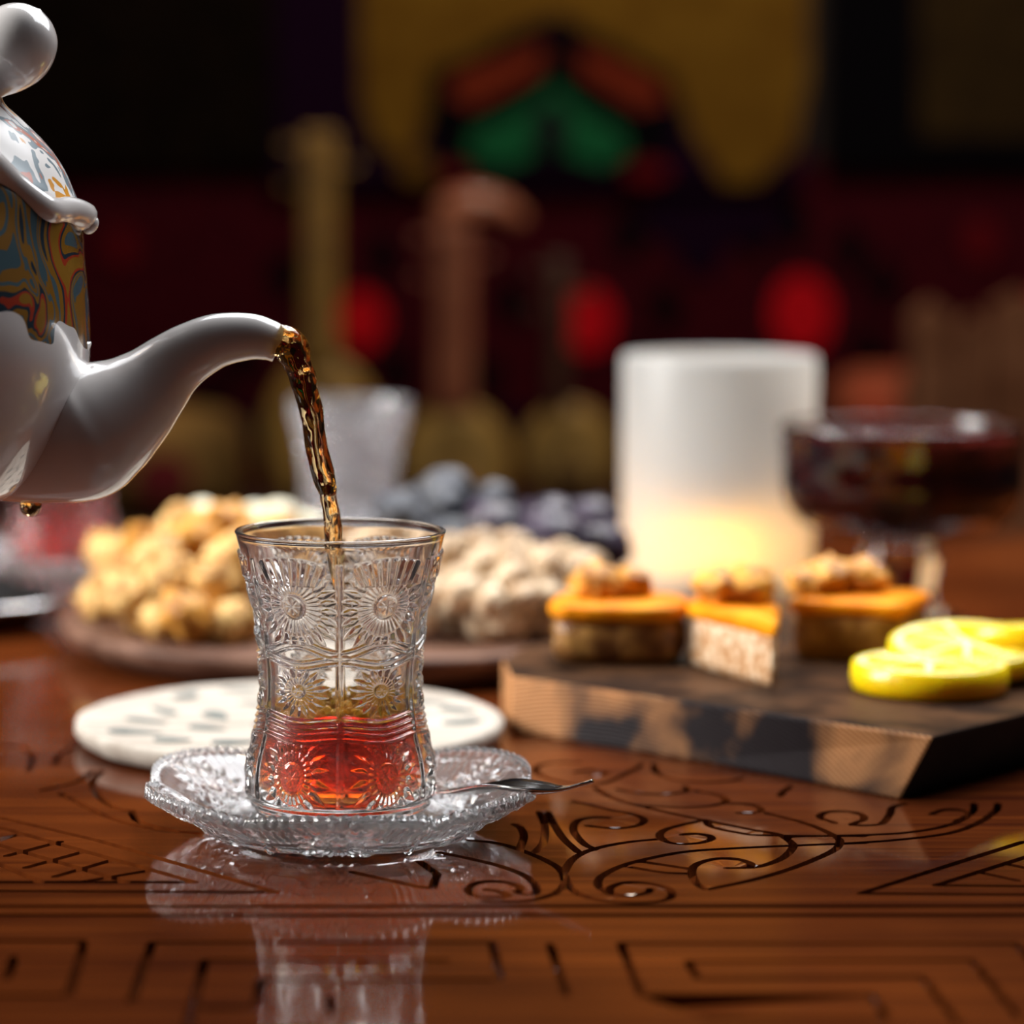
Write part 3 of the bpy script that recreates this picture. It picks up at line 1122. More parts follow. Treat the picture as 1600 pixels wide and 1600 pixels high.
# ------------------------------------------------------------------ charred board, baklava, lemon
def burnt_wood():
    m, nt, b = new_mat('charred_pine')
    L = nt.links.new
    N = nt.nodes.new
    tc = N('ShaderNodeTexCoord')
    # growth rings: distance from a pith below the board, axis across the long face
    mp = N('ShaderNodeMapping')
    mp.inputs['Rotation'].default_value = (0, 0, R(44))
    L(tc.outputs['Object'], mp.inputs['Vector'])
    wv = N('ShaderNodeTexWave')
    wv.wave_type = 'RINGS'
    wv.rings_direction = 'Y'
    wv.inputs['Scale'].default_value = 230
    wv.inputs['Distortion'].default_value = 1.2
    wv.inputs['Detail'].default_value = 2
    wv.inputs['Detail Scale'].default_value = 0.7
    mp2 = N('ShaderNodeMapping')
    mp2.inputs['Location'].default_value = (0.02, 0, 0.16)
    L(mp.outputs['Vector'], mp2.inputs['Vector'])
    L(mp2.outputs['Vector'], wv.inputs['Vector'])
    r1 = N('ShaderNodeValToRGB')
    r1.color_ramp.elements[0].color = (0.34, 0.125, 0.045, 1)
    r1.color_ramp.elements[1].color = (0.64, 0.33, 0.14, 1)
    L(wv.outputs['Fac'], r1.inputs['Fac'])
    nz = N('ShaderNodeTexNoise')
    nz.inputs['Scale'].default_value = 24
    nz.inputs['Detail'].default_value = 6
    nz.inputs['Distortion'].default_value = 0.6
    L(tc.outputs['Object'], nz.inputs['Vector'])
    geo = N('ShaderNodeNewGeometry')
    r2 = N('ShaderNodeValToRGB')
    r2.color_ramp.elements[0].position = 0.42
    r2.color_ramp.elements[0].color = (0, 0, 0, 1)
    r2.color_ramp.elements[1].position = 0.60
    r2.color_ramp.elements[1].color = (1, 1, 1, 1)
    L(nz.outputs['Fac'], r2.inputs['Fac'])
    mix = N('ShaderNodeMix')
    mix.data_type = 'RGBA'
    L(r2.outputs['Color'], mix.inputs[0])
    mix.inputs[6].default_value = (0.020, 0.015, 0.017, 1)
    L(r1.outputs['Color'], mix.inputs[7])
    L(mix.outputs[2], b.inputs['Base Color'])
    b.inputs['Roughness'].default_value = 0.5
    b.inputs['IOR'].default_value = 1.2
    bp = N('ShaderNodeBump')
    bp.inputs['Distance'].default_value = 0.0004
    L(wv.outputs['Fac'], bp.inputs['Height'])
    L(bp.outputs['Normal'], b.inputs['Normal'])
    return m


M['burnt'] = burnt_wood()
M['char'] = pbr('charred_top_grain', (0.022, 0.012, 0.008), 0.42, c2=(0.075, 0.036, 0.018), scale=(40, 40, 40), bump=0.0003, spec=0.12, ior=1.12)
BZ = 0.0195


def build_board():
    top = [(0.0475, 0.922), (0.108, 0.868), (0.1690, 0.8135), (0.215, 0.861), (0.262, 0.910), (0.275, 0.985), (0.235, 1.045), (0.150, 1.075), (0.122, 1.060), (0.098, 1.030), (0.055, 0.984), (0.046, 0.955)]
    c = Vector((0.15, 0.94))
    bot = []
    for x, y in top:
        bot.append((x, y))
    bot[2] = (0.159, 0.8135)
    bot[3] = (0.208, 0.866)
    vs = [(x - c.x, y - c.y, 0) for x, y in bot] + [(x - c.x, y - c.y, BZ) for x, y in top]
    n = len(top)
    fs = [tuple(range(n))[::-1], tuple(range(n, 2 * n))] + [(i, (i + 1) % n, n + (i + 1) % n, n + i) for i in range(n)]
    o = mesh_obj('charred_board', vs, fs, 'burnt', smooth=False, loc=(c.x, c.y, 0))
    o.data.materials.append(M['char'])
    o.data.polygons[1].material_index = 1
    M['black_char'] = pbr('charcoal_end_grain', (0.010, 0.008, 0.008), 0.8, c2=(0.022, 0.016, 0.014), scale=(60, 60, 60))
    o.data.materials.append(M['black_char'])
    for q in (4, 5, 6):
        o.data.polygons[q].material_index = 2
    bevel(o, 0.0012, 2)
    tag(o, 'thick charred pine board carrying baklava and lemon slices', 'board')


build_board()
M['crumb'] = pbr('baklava_crumb', (0.46, 0.22, 0.08), 0.45, c2=(0.84, 0.64, 0.44), scale=(300, 300, 300), lo=0.42, hi=0.62, bump=0.0012)
M['crumb_dark'] = pbr('baklava_dark_crumb', (0.13, 0.045, 0.010), 0.4, c2=(0.42, 0.21, 0.05), scale=(170, 170, 170), lo=0.4, hi=0.7, bump=0.0010)
M['crumb_olive'] = pbr('baklava_olive_crumb', (0.24, 0.10, 0.012), 0.45, c2=(0.50, 0.26, 0.06), scale=(170, 170, 170), lo=0.4, hi=0.7, bump=0.0008)
M['glaze'] = pbr('syrup_glaze', (0.70, 0.20, 0.003), 0.42, spec=0.3, ior=1.2, c2=(0.84, 0.31, 0.008), scale=(60, 60, 60))


def rhomb(ax, bx, cx, dx):
    return [ax, bx, cx, dx]


def subdivided_prism(poly, z0, z1, seg, amp, seed, round_=0.002, corner=0.003):
    """prism with a finely divided, crumbly wall"""
    P = [Vector(p) for p in poly]
    for _ in range(2):                       # soften the corners
        Q = []
        for i in range(len(P)):
            a, b = P[i], P[(i + 1) % len(P)]
            w = min(0.25, corner / max((b - a).length, 1e-5))
            Q += [a.lerp(b, w), b.lerp(a, w)]
        P = Q
    seg = max(2, seg // 3)
    ring = []
    for i in range(len(P)):
        a, b = P[i], P[(i + 1) % len(P)]
        for k in range(seg):
            ring.append(a.lerp(b, k / seg))
    c = sum(P, Vector((0, 0))) / len(P)
    n = len(ring)
    rows = 9
    vs = []
    for j in range(rows):
        z = z0 + (z1 - z0) * j / (rows - 1)
        for p in ring:
            d = (p - c)
            q = c + d * (1 + amp * noise.noise(Vector((p.x * 260, p.y * 260, z * 260 + seed))))
            e = min(j, rows - 1 - j)
            if e < 3:
                q = c + (q - c) * (1 - round_ * (1, 0.35, 0.08)[e] / max(d.length, 1e-4))
            vs.append((q.x, q.y, z))
    fs = grid_faces(n, rows)
    m = len(vs)
    for zz, base in ((z0, 0), (z1, (rows - 1) * n)):
        vs.append((c.x, c.y, zz))
        for i in range(n):
            fs.append((base + i, base + (i + 1) % n, m))
        m += 1
    return vs, fs


def baklava(label, poly, crumb, nutpos, hgt, seed, rounding):
    c = sum((Vector(p) for p in poly), Vector((0, 0))) / len(poly)
    root = empty('baklava_piece', (c.x, c.y, BZ))
    tag(root, label, 'baklava', 'baklava pieces on the charred board')
    loc = [Vector(p) - c for p in poly]
    fix_normals(mesh_obj('filling', *subdivided_prism(loc, 0.0, hgt - 0.0045, 12, 0.05, seed, rounding, rounding * 1.6), crumb, root))
    fix_normals(mesh_obj('glazed_top', *subdivided_prism([p * 1.05 for p in loc], hgt - 0.0060, hgt, 12, 0.03, seed + 4, 0.0036, rounding * 1.6), 'glaze', root))
    for i, (x, y, s) in enumerate(nutpos):
        o = bpy.data.objects.new('walnut_half', walnuts[2])
        col.objects.link(o)
        o.parent = root
        o.location = (x, y, hgt + 0.0058 * s)
        o.rotation_euler = (0.2, 0.1 * i, 0.8 * i + seed)
        o.scale = (s, s, s * 0.85)


baklava('dark-sided glazed baklava piece nearest the round tray, one walnut on top',
        [(0.0605, 0.940), (0.1085, 0.938), (0.113, 0.974), (0.070, 0.986)], 'crumb_dark', [(-0.008, 0.002, 0.95), (0.004, 0.006, 0.8)], 0.0215, 1, 0.0050)
baklava('middle baklava piece with a pale crumbly cut side turned to the camera',
        [(0.1095, 0.9420), (0.1334, 0.8980), (0.1405, 0.943), (0.120, 0.985)], 'crumb', [(-0.005, 0.004, 0.9), (0.005, 0.001, 0.85), (0.004, 0.013, 0.9)], 0.0220, 2, 0.0015)
baklava('olive-brown sided glazed baklava piece behind the lemon slices',
        [(0.1470, 0.957), (0.1840, 0.946), (0.2010, 0.978), (0.163, 0.992)], 'crumb_olive', [(-0.012, 0.004, 1.0), (0.002, 0.008, 0.9), (-0.019, -0.001, 0.7)], 0.0215, 5, 0.002)

M['rind'] = pbr('lemon_rind', (0.98, 0.56, 0.0), 0.35, coat=0.3, c2=(0.98, 0.62, 0.0), scale=(300, 300, 300), bump=0.0002, sss=0.7, sss_r=(0.012, 0.009, 0.001))
M['pith'] = pbr('lemon_pith', (0.85, 0.80, 0.38), 0.5)
M['flesh'] = pbr('lemon_flesh', (0.96, 0.55, 0.005), 0.15, coat=0.4, coat_rough=0.05, c2=(0.98, 0.66, 0.06), scale=(260, 260, 260), bump=0.0004, sss=0.6, sss_r=(0.012, 0.009, 0.001))


def build_lemon(label, loc, rot, r=0.0255, h=0.0078):
    root = empty('lemon_slice', loc, rot)
    tag(root, label, 'lemon', 'lemon slices on the charred board')
    prof = [(1e-6, 0.0002), (r * 0.90, 0.0002), (r * 0.975, 0.0008), (r * 1.0, h * 0.5), (r * 0.975, h - 0.0006), (r * 0.93, h), (r * 0.92, h - 0.0003)]
    fix_normals(mesh_obj('rind', *lathe(prof, 64), 'rind', root))
    fix_normals(mesh_obj('pith', *lathe([(1e-6, h * 0.4), (r * 0.925, h * 0.4), (r * 0.925, h - 0.0004), (1e-6, h - 0.0004)], 48), 'pith', root))
    for k in range(9):
        a0 = 2 * PI * k / 9 + 0.05
        a1 = 2 * PI * (k + 1) / 9 - 0.05
        poly = [(0.0022 * math.cos((a0 + a1) / 2), 0.0022 * math.sin((a0 + a1) / 2))]
        for q in range(6):
            a = a0 + (a1 - a0) * q / 5
            poly.append((r * 0.83 * math.cos(a), r * 0.83 * math.sin(a)))
        bevel(mesh_obj('segment', *prism(poly, h * 0.5, h + 0.0001), 'flesh', root, smooth=False), 0.0006, 2)


build_lemon('lemon slice lying flat at the front edge of the charred board', (0.1835, 0.8935, BZ), (0, 0, 0.3), 0.0258, 0.0096)
build_lemon('lemon slice leaning on the front slice, second in the row', (0.2010, 0.9180, BZ + 0.0050), (R(3), R(-7), 1.0), 0.0265)
build_lemon('rearmost lemon slice with a wet glint on the charred board', (0.2270, 0.9310, BZ + 0.0085), (R(2), R(8), 2.0), 0.0275)

# ------------------------------------------------------------------ frosted candle lamp with a flame inside
def build_candle():
    m, nt, b = new_mat('frosted_white_glass')
    N = nt.nodes.new
    L = nt.links.new
    out = nt.nodes['Material Output']
    tr = N('ShaderNodeBsdfTranslucent')
    tr.inputs['Color'].default_value = (0.90, 0.86, 0.80, 1)
    df = b
    b.inputs['Base Color'].default_value = (0.29, 0.31, 0.325, 1)
    b.inputs['Roughness'].default_value = 0.35
    mix = N('ShaderNodeMixShader')
    mix.inputs[0].default_value = 0.36
    L(b.outputs[0], mix.inputs[1])
    L(tr.outputs[0], mix.inputs[2])
    L(mix.outputs[0], out.inputs['Surface'])
    M['frost'] = m
    m3, nt3, b3 = new_mat('frosted_lining')
    tr3 = nt3.nodes.new('ShaderNodeBsdfTranslucent')
    tr3.inputs['Color'].default_value = (0.95, 0.93, 0.90, 1)
    b3.inputs['Base Color'].default_value = (0.35, 0.34, 0.33, 1)
    mix3 = nt3.nodes.new('ShaderNodeMixShader')
    mix3.inputs[0].default_value = 0.75
    nt3.links.new(b3.outputs[0], mix3.inputs[1])
    nt3.links.new(tr3.outputs[0], mix3.inputs[2])
    nt3.links.new(mix3.outputs[0], nt3.nodes['Material Output'].inputs['Surface'])
    M['lining'] = m3
    m2, nt2, b2 = new_mat('candle_flame')
    b2.inputs['Base Color'].default_value = (1, 0.6, 0.2, 1)
    b2.inputs['Emission Color'].default_value = (1.0, 0.50, 0.07, 1)
    b2.inputs['Emission Strength'].default_value = 330
    M['flame'] = m2
    M['wax'] = pbr('amber_wax', (0.50, 0.40, 0.28), 0.5)
    root = empty('candle_lantern', (0.162, 1.28, 0))
    tag(root, 'frosted white cylinder candle lantern glowing yellow near its foot', 'candle')
    ro, ri, h = 0.0445, 0.0415, 0.1100
    prof = [(1e-6, 0.0), (ro - 0.003, 0.0), (ro - 0.001, 0.002), (ro, 0.006), (ro + 0.0008, h - 0.003), (ro, h - 0.0008), (ro - 0.0015, h), (ri, h - 0.001), (ri, 0.006), (1e-6, 0.005)]
    fix_normals(mesh_obj('frosted_shade', *lathe(prof[:8], 96), 'frost', root))
    fix_normals(mesh_obj('inner_lining', *lathe(prof[7:], 96), 'lining', root))
    fx, fy = -0.002, -0.0295
    w = fix_normals(mesh_obj('tea_light', *lathe([(1e-6, 0.005), (0.0115, 0.005), (0.0115, 0.0165), (0.0105, 0.0170), (1e-6, 0.0165)], 48), 'wax', root, loc=(fx, fy, 0)))
    fix_normals(mesh_obj('flame', *lathe([(1e-6, 0.0175), (0.0024, 0.0195), (0.0034, 0.0235), (0.0022, 0.029), (1e-6, 0.036)], 24), 'flame', w))


build_candle()


# ------------------------------------------------------------------ footed glass bowl of dark preserve
M['jam'] = pbr('dark_cherry_preserve', (0.012, 0.0015, 0.002), 0.45, spec=0.0, c2=(0.045, 0.005, 0.004), scale=(60, 60, 60))


def build_coupe():
    root = empty('footed_bowl', (0.2225, 1.15, 0))
    tag(root, 'clear footed glass bowl filled with dark preserve, right of the candle', 'bowl')
    prof = [(1e-6, 0.0012), (0.022, 0.0008), (0.031, 0.0), (0.0335, 0.0012), (0.0325, 0.0032), (0.026, 0.0058), (0.0175, 0.0100), (0.0150, 0.0165), (0.0165, 0.0260), (0.0170, 0.0310), (0.0150, 0.0370),
            (0.0220, 0.0400), (0.0380, 0.0440), (0.0470, 0.0510), (0.0500, 0.0600), (0.0500, 0.0720), (0.0510, 0.0820), (0.0515, 0.0860), (0.0506, 0.0872), (0.0494, 0.0860),
            (0.0478, 0.0720), (0.0476, 0.0610), (0.0445, 0.0535), (0.0360, 0.0472), (0.0220, 0.0440), (1e-6, 0.0430)]
    s = spline(prof, 3)
    fix_normals(mesh_obj('glass_bowl', *lathe([(max(p[0], 1e-6), p[1]) for p in s], 96), 'glass', root))
    jam = [(1e-6, 0.0431), (0.0220, 0.0441), (0.0360, 0.0473), (0.0444, 0.0536), (0.0475, 0.0611), (0.0478, 0.0720), (0.0487, 0.0835), (0.0440, 0.0826), (1e-6, 0.0822)]
    j = fix_normals(mesh_obj('preserve', *lathe([(max(r + 0.0004, 1e-6), z - 0.0003) for r, z in jam], 96), 'jam', loc=(0.2225, 1.15, 0)))
    tag(j, 'almost black cherry preserve filling the footed bowl', 'preserve')
    rn = random.Random(5)
    cm = lump_mesh('cherry', 'jam', (0.0075, 0.0075, 0.0045), 0.12, 2.0, 3.3)
    for k in range(11):
        a = rn.uniform(0, 2 * PI)
        q = 0.036 * math.sqrt(rn.random())
        o = bpy.data.objects.new('cherry', cm)
        col.objects.link(o)
        o.parent = j
        o.location = (q * math.cos(a), q * math.sin(a), 0.0815)


build_coupe()

# ------------------------------------------------------------------ second empty glass and the red one behind the teapot
s2 = saucer.copy()
col.objects.link(s2)
s2.location = (-0.0101, 1.315, 0)
tag(s2, 'scalloped glass saucer under the empty tea glass at the back', 'saucer')
g2 = tglass.copy()
col.objects.link(g2)
g2.location = (-0.0101, 1.315, 0.0053)
g2.material_slots[0].link = 'OBJECT'
M['brightened'] = glass_mat('brightened_pressed_glass', (0.95, 0.97, 1.0), 1.5, 0.03, trans=0.88)  # milky haze mixed into the glass so the empty one reads brighter
g2.material_slots[0].material = M['brightened']
tag(g2, 'empty pressed-glass tea glass standing behind the pouring stream', 'glass')
s3 = saucer.copy()
col.objects.link(s3)
s3.location = (-0.147, 1.30, 0)
tag(s3, 'scalloped glass saucer at the far left under the red tea', 'saucer')
g3 = tglass.copy()
col.objects.link(g3)
g3.location = (-0.147, 1.30, 0.0053)
tag(g3, 'pressed-glass tea glass full of dark red tea below the teapot', 'glass')
M['tea_red'] = glass_mat('dark_red_tea', (1, 1, 1), 1.34, 0.0, (0.93, 0.18, 0.10), 130)
t3 = fix_normals(mesh_obj('tea', *build_tea(0.066, 1.0), 'tea_red', loc=(-0.147, 1.30, 0.0053)))
tag(t3, 'dark red tea in the far left glass under the teapot', 'tea')
dish = fix_normals(mesh_obj('silver_dish', *lathe([(1e-6, 0.0), (0.030, 0.0), (0.034, 0.001), (0.044, 0.009), (0.052, 0.0120), (0.0535, 0.0130), (0.052, 0.0138), (0.043, 0.0112), (0.032, 0.0035), (1e-6, 0.0030)], 96), 'silver', loc=(-0.178, 1.170, 0)))
tag(dish, 'small round silver dish at the left edge beside the round tray', 'dish')

# ------------------------------------------------------------------ behind the table: bench, instruments, hung carpets
M['bench'] = pbr('dark_bench_cloth', (0.030, 0.010, 0.008), 0.8, c2=(0.05, 0.02, 0.012), scale=(40, 40, 40))
bn = empty('bench', (0.2, 2.2, -0.75))
tag(bn, 'low dark bench behind the table holding the instruments', 'bench')
bevel(mesh_obj('seat', *box(-1.4, 1.5, -0.28, 0.30, 0.55, 0.667), 'bench', bn, smooth=False), 0.01)
for sx in (-1.3, 1.4):
    for sy in (-0.24, 0.26):
        mesh_obj('leg', *box(sx - 0.03, sx + 0.03, sy - 0.03, sy + 0.03, 0, 0.55), 'bench', bn, smooth=False)

M['olive_wood'] = pbr('ochre_mulberry_wood', (0.30, 0.17, 0.030), 0.45, c2=(0.42, 0.24, 0.05), scale=(10, 10, 60), coat=0.3)
M['brown_wood'] = pbr('reddish_walnut_wood', (0.32, 0.10, 0.05), 0.4, c2=(0.44, 0.15, 0.075), scale=(10, 10, 60), coat=0.3)
M['skin'] = pbr('membrane_skin', (0.36, 0.22, 0.055), 0.6, c2=(0.44, 0.27, 0.07), scale=(20, 20, 20))
M['dull_wood'] = pbr('dull_brown_wood', (0.060, 0.026, 0.016), 0.5, c2=(0.09, 0.04, 0.02), scale=(10, 10, 60))
ID = 2.2
PM = FPX / (ID * 1.006)
BENCH = -0.083


def disc_body(name, cx, cz, rx, rz, depth, mat, parent, y0):
    """bowl-backed body: flat face to the viewer, rounded back"""
    vs, n = [], 48
    rows = [(1e-6, 0.0), (0.6, 0.0), (0.93, 0.0), (1.0, 0.06), (0.97, 0.30), (0.85, 0.60), (0.6, 0.85), (0.3, 0.97), (1e-6, 1.0)]
    for q, d in rows:
        for i in range(n):
            a = 2 * PI * i / n
            vs.append((cx + rx * q * math.cos(a), y0 + depth * d, cz + rz * q * math.sin(a)))
    return fix_normals(mesh_obj(name, vs, grid_faces(n, len(rows)), mat, parent))


def strings(parent, x, z0, z1, y, n=3):
    for k in range(n):
        dx = (k - (n - 1) / 2) * 0.005
        mesh_obj('string', *sweep([(x + dx, y, z0), (x + dx, y, (z0 + z1) / 2), (x + dx, y, z1)], [0.0005] * 3, 6), 'dull_wood', parent)


def lute(label, cat, px, top, body_c, body_r, neck_px, necks, mat_b, mat_n, mat_f, head=None, neck_from=None):
    base = at(px, 815, ID)
    root = empty('lute', (base.x, ID, BENCH))
    tag(root, label, cat, 'string instruments on the bench')
    def lp(x, y):
        p = at(x, y, ID)
        return p.x - base.x, p.z - BENCH
    bx, bz = lp(*body_c)
    rx, rz = body_r[0] / PM, body_r[1] / PM
    rz = min(rz, bz)
    bo = disc_body('body', bx, bz, rx, rz, 0.055, mat_b, root, -0.02)
    disc_body('face', bx, bz, rx * 0.80, rz * 0.80, 0.004, mat_f, bo, -0.0235)
    nx, nz1 = lp(neck_px, top)
    _, nz0 = lp(neck_px, neck_from)
    nw = necks / 2 / PM
    v, f = box(nx - nw, nx + nw, -0.024, 0.006, nz0, nz1)
    bevel(mesh_obj('neck', v, f, mat_n, root, smooth=False), 0.004, 2)
    mesh_obj('bridge', *box(bx - 0.016, bx + 0.016, -0.033, -0.0225, bz - rz * 0.35, bz - rz * 0.35 + 0.005), mat_n, bo, smooth=False)
    strings(root, nx, bz - rz * 0.35, nz1, -0.032)
    if head:
        pts = [(*lp(a, b), c / PM) for a, b, c in head]
        s = spline(pts, 6)
        h = fix_normals(mesh_obj('pegbox', *sweep([(p[0], -0.008, p[1]) for p in s], [p[2] for p in s], 16), mat_n, root))
    for k in range(3):
        zz = nz1 - 0.012 - 0.016 * k
        sgn = 1 if k % 2 else -1
        mesh_obj('peg', *sweep([(nx + sgn * nw * 0.6, -0.01, zz), (nx + sgn * (nw + 0.010), -0.01, zz), (nx + sgn * (nw + 0.016), -0.01, zz)], [0.002, 0.0025, 0.005], 10), mat_n, root)
    return root


lute('long-necked ochre lute standing left behind the empty glass', 'lute', 505, 205, (505, 690), (95, 135), 500, 54, 'olive_wood', 'olive_wood', 'olive_wood', neck_from=570)
lute('lute with a reddish-brown neck curving right at its head, round skin body', 'lute', 715, 350, (712, 725), (88, 100), 708, 60, 'olive_wood', 'brown_wood', 'skin',
     head=[(705, 370, 30), (708, 335, 32), (740, 322, 30), (785, 332, 26), (815, 352, 18)], neck_from=640)
lute('small spike fiddle with a round ochre face and thin dark neck', 'fiddle', 880, 400, (888, 708), (74, 82), 872, 34, 'olive_wood', 'dull_wood', 'skin', neck_from=640)

M['cushion'] = pbr('ochre_cushion_cloth', (0.24, 0.125, 0.025), 0.85, c2=(0.32, 0.17, 0.04), scale=(50, 50, 50))
M['medallion'] = pbr('dark_red_cloth', (0.16, 0.006, 0.010), 0.85)
M['orange_red'] = pbr('orange_red_cloth', (0.42, 0.055, 0.015), 0.8, c2=(0.25, 0.06, 0.02), scale=(30, 30, 30))


def cushion(label, px, py, w, h, mat, dist, med=None):
    p = at(px, py, dist)
    zb = BENCH
    k = dist * 1.006 / FPX
    W, H = w * k / 2, max((p.z + h * k / 2 - zb) / 2, 0.02)
    root = empty('cushion', (p.x, dist, zb))
    tag(root, label, 'cushion')
    n, m = 40, 24
    vs = []
    for j in range(m):
        b = -PI / 2 + PI * j / (m - 1)
        for i in range(n):
            a = 2 * PI * i / n
            cx = math.copysign(abs(math.cos(a)) ** 0.55, math.cos(a))
            cz = math.copysign(abs(math.sin(a)) ** 0.55, math.sin(a))
            r = math.cos(b) ** 0.6 if math.cos(b) > 0 else 0
            vs.append((W * cx * r, 0.05 * math.sin(b), H + H * cz * r))
    fix_normals(mesh_obj('cover', vs, grid_faces(n, m), mat, root))
    if med:
        disc_body('medallion', 0, H * 0.85, W * 0.34, H * 0.42, 0.006, med, root, -0.052)
    return root


cushion('ochre cushion with a dark red medallion standing behind the spout', 262, 730, 250, 190, 'cushion', 2.3, 'medallion')
cushion('orange-red cushion on the bench right of the candle', 1395, 640, 220, 130, 'orange_red', 2.3)


def build_chair_back():
    base = at(1520, 815, 2.12)
    root = empty('chair', (base.x, 2.12, BENCH))
    tag(root, 'carved brown wooden chair back with upright slats at the right edge', 'chair')
    M['chair_wood'] = pbr('faded_brown_wood', (0.20, 0.078, 0.036), 0.5, c2=(0.30, 0.13, 0.065), scale=(12, 12, 60))
    for px0, px1, top in ((1425, 1490, 470), (1500, 1545, 492), (1553, 1640, 455)):
        a, b = at(px0, top, 2.12), at(px1, top, 2.12)
        poly = [(a.x - base.x, 0.0), (b.x - base.x, 0.0), (b.x - base.x, a.z - BENCH - 0.012), ((a.x + b.x) / 2 - base.x, a.z - BENCH), (a.x - base.x, a.z - BENCH - 0.012)]
        vs, fs = prism(poly, 0, 0.02)
        mesh_obj('slat', [(x, z2, y) for x, y, z2 in vs], fs, 'chair_wood', root, smooth=False)
    a, b = at(1420, 640, 2.12), at(1660, 640, 2.12)
    mesh_obj('rail', *box(a.x - base.x, b.x - base.x, 0.021, 0.036, a.z - BENCH - 0.02, a.z - BENCH + 0.02), 'chair_wood', root, smooth=False)


build_chair_back()

# hung carpets: each a woven ground with its motifs sewn in as thin pieces
M['rug_red'] = pbr('burgundy_wool', (0.040, 0.0035, 0.008), 0.95, spec=0.0, c2=(0.060, 0.005, 0.010), scale=(60, 60, 60), bump=0.001)
M['rug_dark'] = pbr('brown_black_wool', (0.005, 0.0035, 0.003), 0.95, spec=0.0, c2=(0.010, 0.006, 0.004), scale=(40, 40, 40))
M['w_black'] = pbr('black_wool', (0.004, 0.0035, 0.005), 0.95, spec=0.0)
M['w_navy'] = pbr('purple_black_wool', (0.012, 0.003, 0.014), 0.95, spec=0.0)
M['w_red'] = pbr('bright_red_wool', (0.62, 0.008, 0.016), 0.95, spec=0.0)
M['w_dimred'] = pbr('dim_red_wool', (0.13, 0.006, 0.010), 0.95, spec=0.0)
M['w_ochre'] = pbr('ochre_wool', (0.190, 0.098, 0.013), 0.95, spec=0.0, c2=(0.145, 0.070, 0.010), scale=(25, 25, 25))
M['w_green'] = pbr('green_wool', (0.012, 0.120, 0.045), 0.95, spec=0.0)
M['w_rust'] = pbr('rust_wool', (0.20, 0.028, 0.012), 0.95, spec=0.0)
M['w_brown'] = pbr('gold_brown_wool', (0.040, 0.024, 0.009), 0.95, spec=0.0, c2=(0.028, 0.017, 0.008), scale=(25, 25, 25))
WD = 2.545


def hang(name, label, px0, px1, py0, py1, mat, d=WD):
    a, b = at(px0, py1, d), at(px1, py0, d)
    o = mesh_obj(name, *box(0, b.x - a.x, 0, 0.008, 0, b.z - a.z), mat, smooth=False, loc=(a.x, d, a.z))
    tag(o, label, 'carpet')
    return o


def motif(parent, name, pts, mat, layer=1):
    o0 = parent.location
    th = 0.0016
    y1 = -0.0002 - th * (layer - 1)
    poly = []
    for x, y in pts:
        p = at(x, y, o0.y)
        poly.append((p.x - o0.x, p.z - o0.z))
    n = len(poly)
    vs = [(x, y1 - th, z) for x, z in poly] + [(x, y1, z) for x, z in poly]
    fs = [tuple(range(n)), tuple(range(n, 2 * n))[::-1]] + [(i, (i + 1) % n, n + (i + 1) % n, n + i) for i in range(n)]
    o = mesh_obj(name, vs, fs, mat, parent, smooth=False)
    bm = bmesh.new()
    bm.from_mesh(o.data)
    bmesh.ops.recalc_face_normals(bm, faces=bm.faces)
    bm.to_mesh(o.data)
    bm.free()
    return o


def circ(cx, cy, rx, ry, n=14):
    return [(cx + rx * math.cos(2 * PI * i / n), cy + ry * math.sin(2 * PI * i / n)) for i in range(n)]


low = hang('wall_carpet', 'burgundy carpet with red dots and black hooked motifs along the back wall', -500, 2200, 250, 1000, 'rug_red')
upp = hang('wall_carpet', 'ochre carpet with a green peaked medallion hung at top centre', 430, 1270, -500, 292, 'w_navy', WD - 0.012)
hang('wall_carpet', 'almost black carpet at the top left corner', -500, 425, -500, 262, 'rug_dark', WD - 0.012)
tr = hang('wall_carpet', 'brown-gold carpet at the top right corner', 1290, 2200, -500, 262, 'w_black', WD - 0.012)
motif(tr, 'panel', [(1435, -400), (2100, -400), (2100, 215), (1435, 215)], 'w_brown')
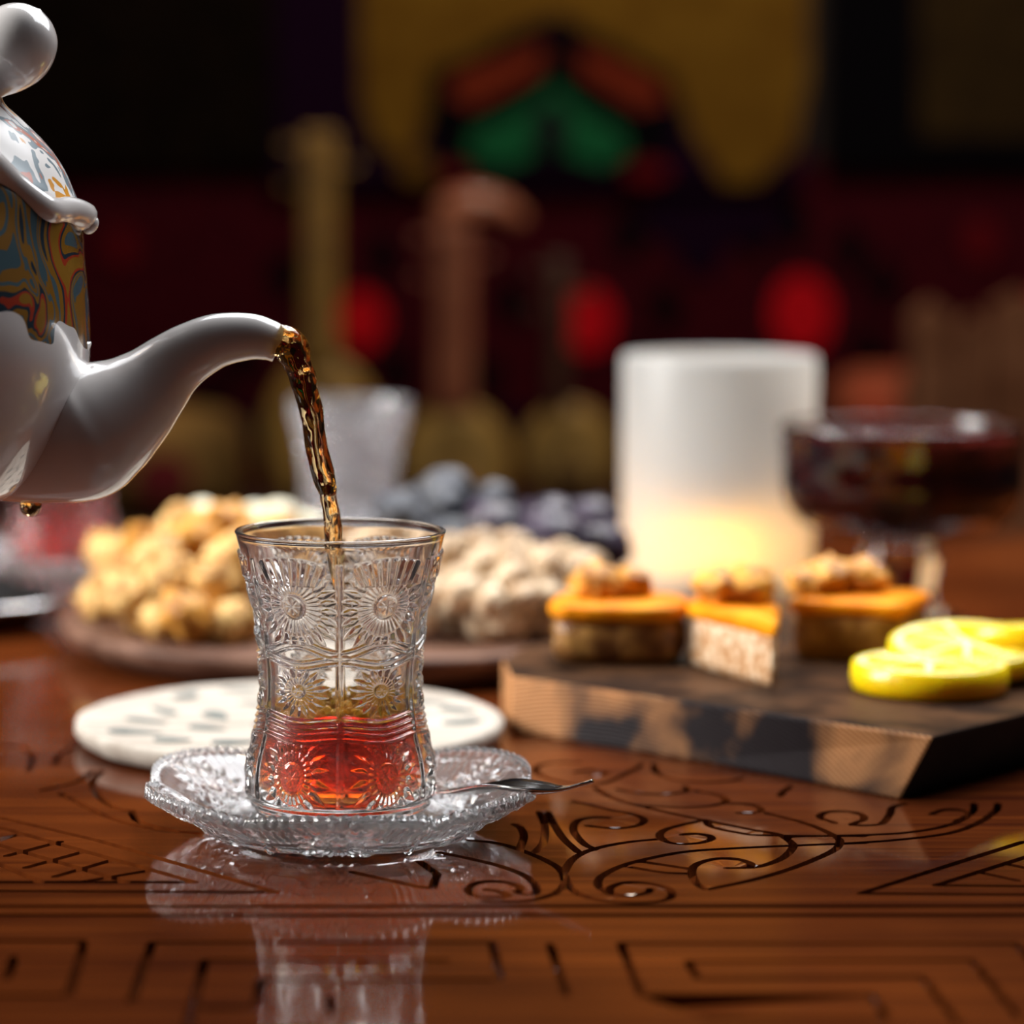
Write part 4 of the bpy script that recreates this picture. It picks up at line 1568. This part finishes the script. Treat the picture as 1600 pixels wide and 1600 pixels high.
# upper carpet
motif(upp, 'field', [(560, -450), (1262, -450), (1262, 120), (1240, 235), (1180, 286), (1130, 286), (1085, 215), (1050, 120), (960, 70), (870, 20), (780, 60), (690, 110), (665, 190), (640, 250), (590, 225), (565, 150)], 'w_ochre', 1)
motif(upp, 'outline', [(668, 175), (672, 110), (790, 62), (868, 38), (950, 66), (1055, 128), (1052, 195), (1040, 240), (980, 262), (730, 262), (690, 235)], 'w_black', 2)
motif(upp, 'chevron', [(700, 150), (712, 118), (815, 82), (855, 68), (845, 110), (800, 135), (735, 168)], 'w_rust', 3)
motif(upp, 'chevron', [(1042, 160), (1030, 130), (940, 86), (905, 76), (905, 112), (950, 140), (1000, 172)], 'w_rust', 3)
motif(upp, 'medallion', [(728, 240), (740, 205), (800, 180), (840, 155), (866, 128), (892, 155), (925, 180), (972, 205), (982, 240), (940, 262), (880, 240), (835, 240), (790, 264)], 'w_green', 3)
motif(upp, 'medallion_heart', circ(860, 205, 26, 45), 'w_navy', 4)
motif(upp, 'flower', circ(650, 262, 30, 22), 'w_ochre', 3)
motif(upp, 'flower', circ(712, 272, 24, 16), 'w_dimred', 3)
motif(upp, 'flower', circ(1010, 268, 36, 18), 'w_dimred', 3)
# lower carpet: the same bloom repeated, with hooked black forms between
for cx, cy, s, mt in ((190, 385, 0.55, 'w_dimred'), (565, 500, 0.85, 'w_red'), (918, 500, 0.95, 'w_red'), (1252, 490, 1.1, 'w_red'), (1530, 375, 0.6, 'w_dimred'), (1640, 500, 0.9, 'w_red')):
    motif(low, 'bloom', circ(cx, cy, 44 * s, 56 * s), mt, 2)
for cx, cy in ((445, 430), (600, 400), (620, 580), (800, 470), (760, 590), (1040, 480), (1090, 370), (1180, 370), (1330, 390), (1380, 440), (1360, 545), (1000, 570), (1130, 590), (330, 620), (980, 370), (380, 560), (1240, 350)):
    sx, sy = 26, 40
    motif(low, 'hooked_motif', [(cx - sx, cy - sy * .3), (cx - sx * .4, cy - sy), (cx + sx * .5, cy - sy * .8), (cx + sx, cy - sy * .1), (cx + sx * .6, cy + sy * .9), (cx - sx * .1, cy + sy), (cx - sx * .7, cy + sy * .5)], 'w_black', 1)
motif(low, 'cross_motif', [(1000, 320), (1070, 300), (1150, 305), (1230, 325), (1225, 365), (1140, 380), (1120, 425), (1070, 425), (1050, 380), (1000, 360)], 'w_navy', 2)
motif(low, 'border', [(-450, 640), (2100, 640), (2100, 700), (-450, 700)], 'w_navy', 1)
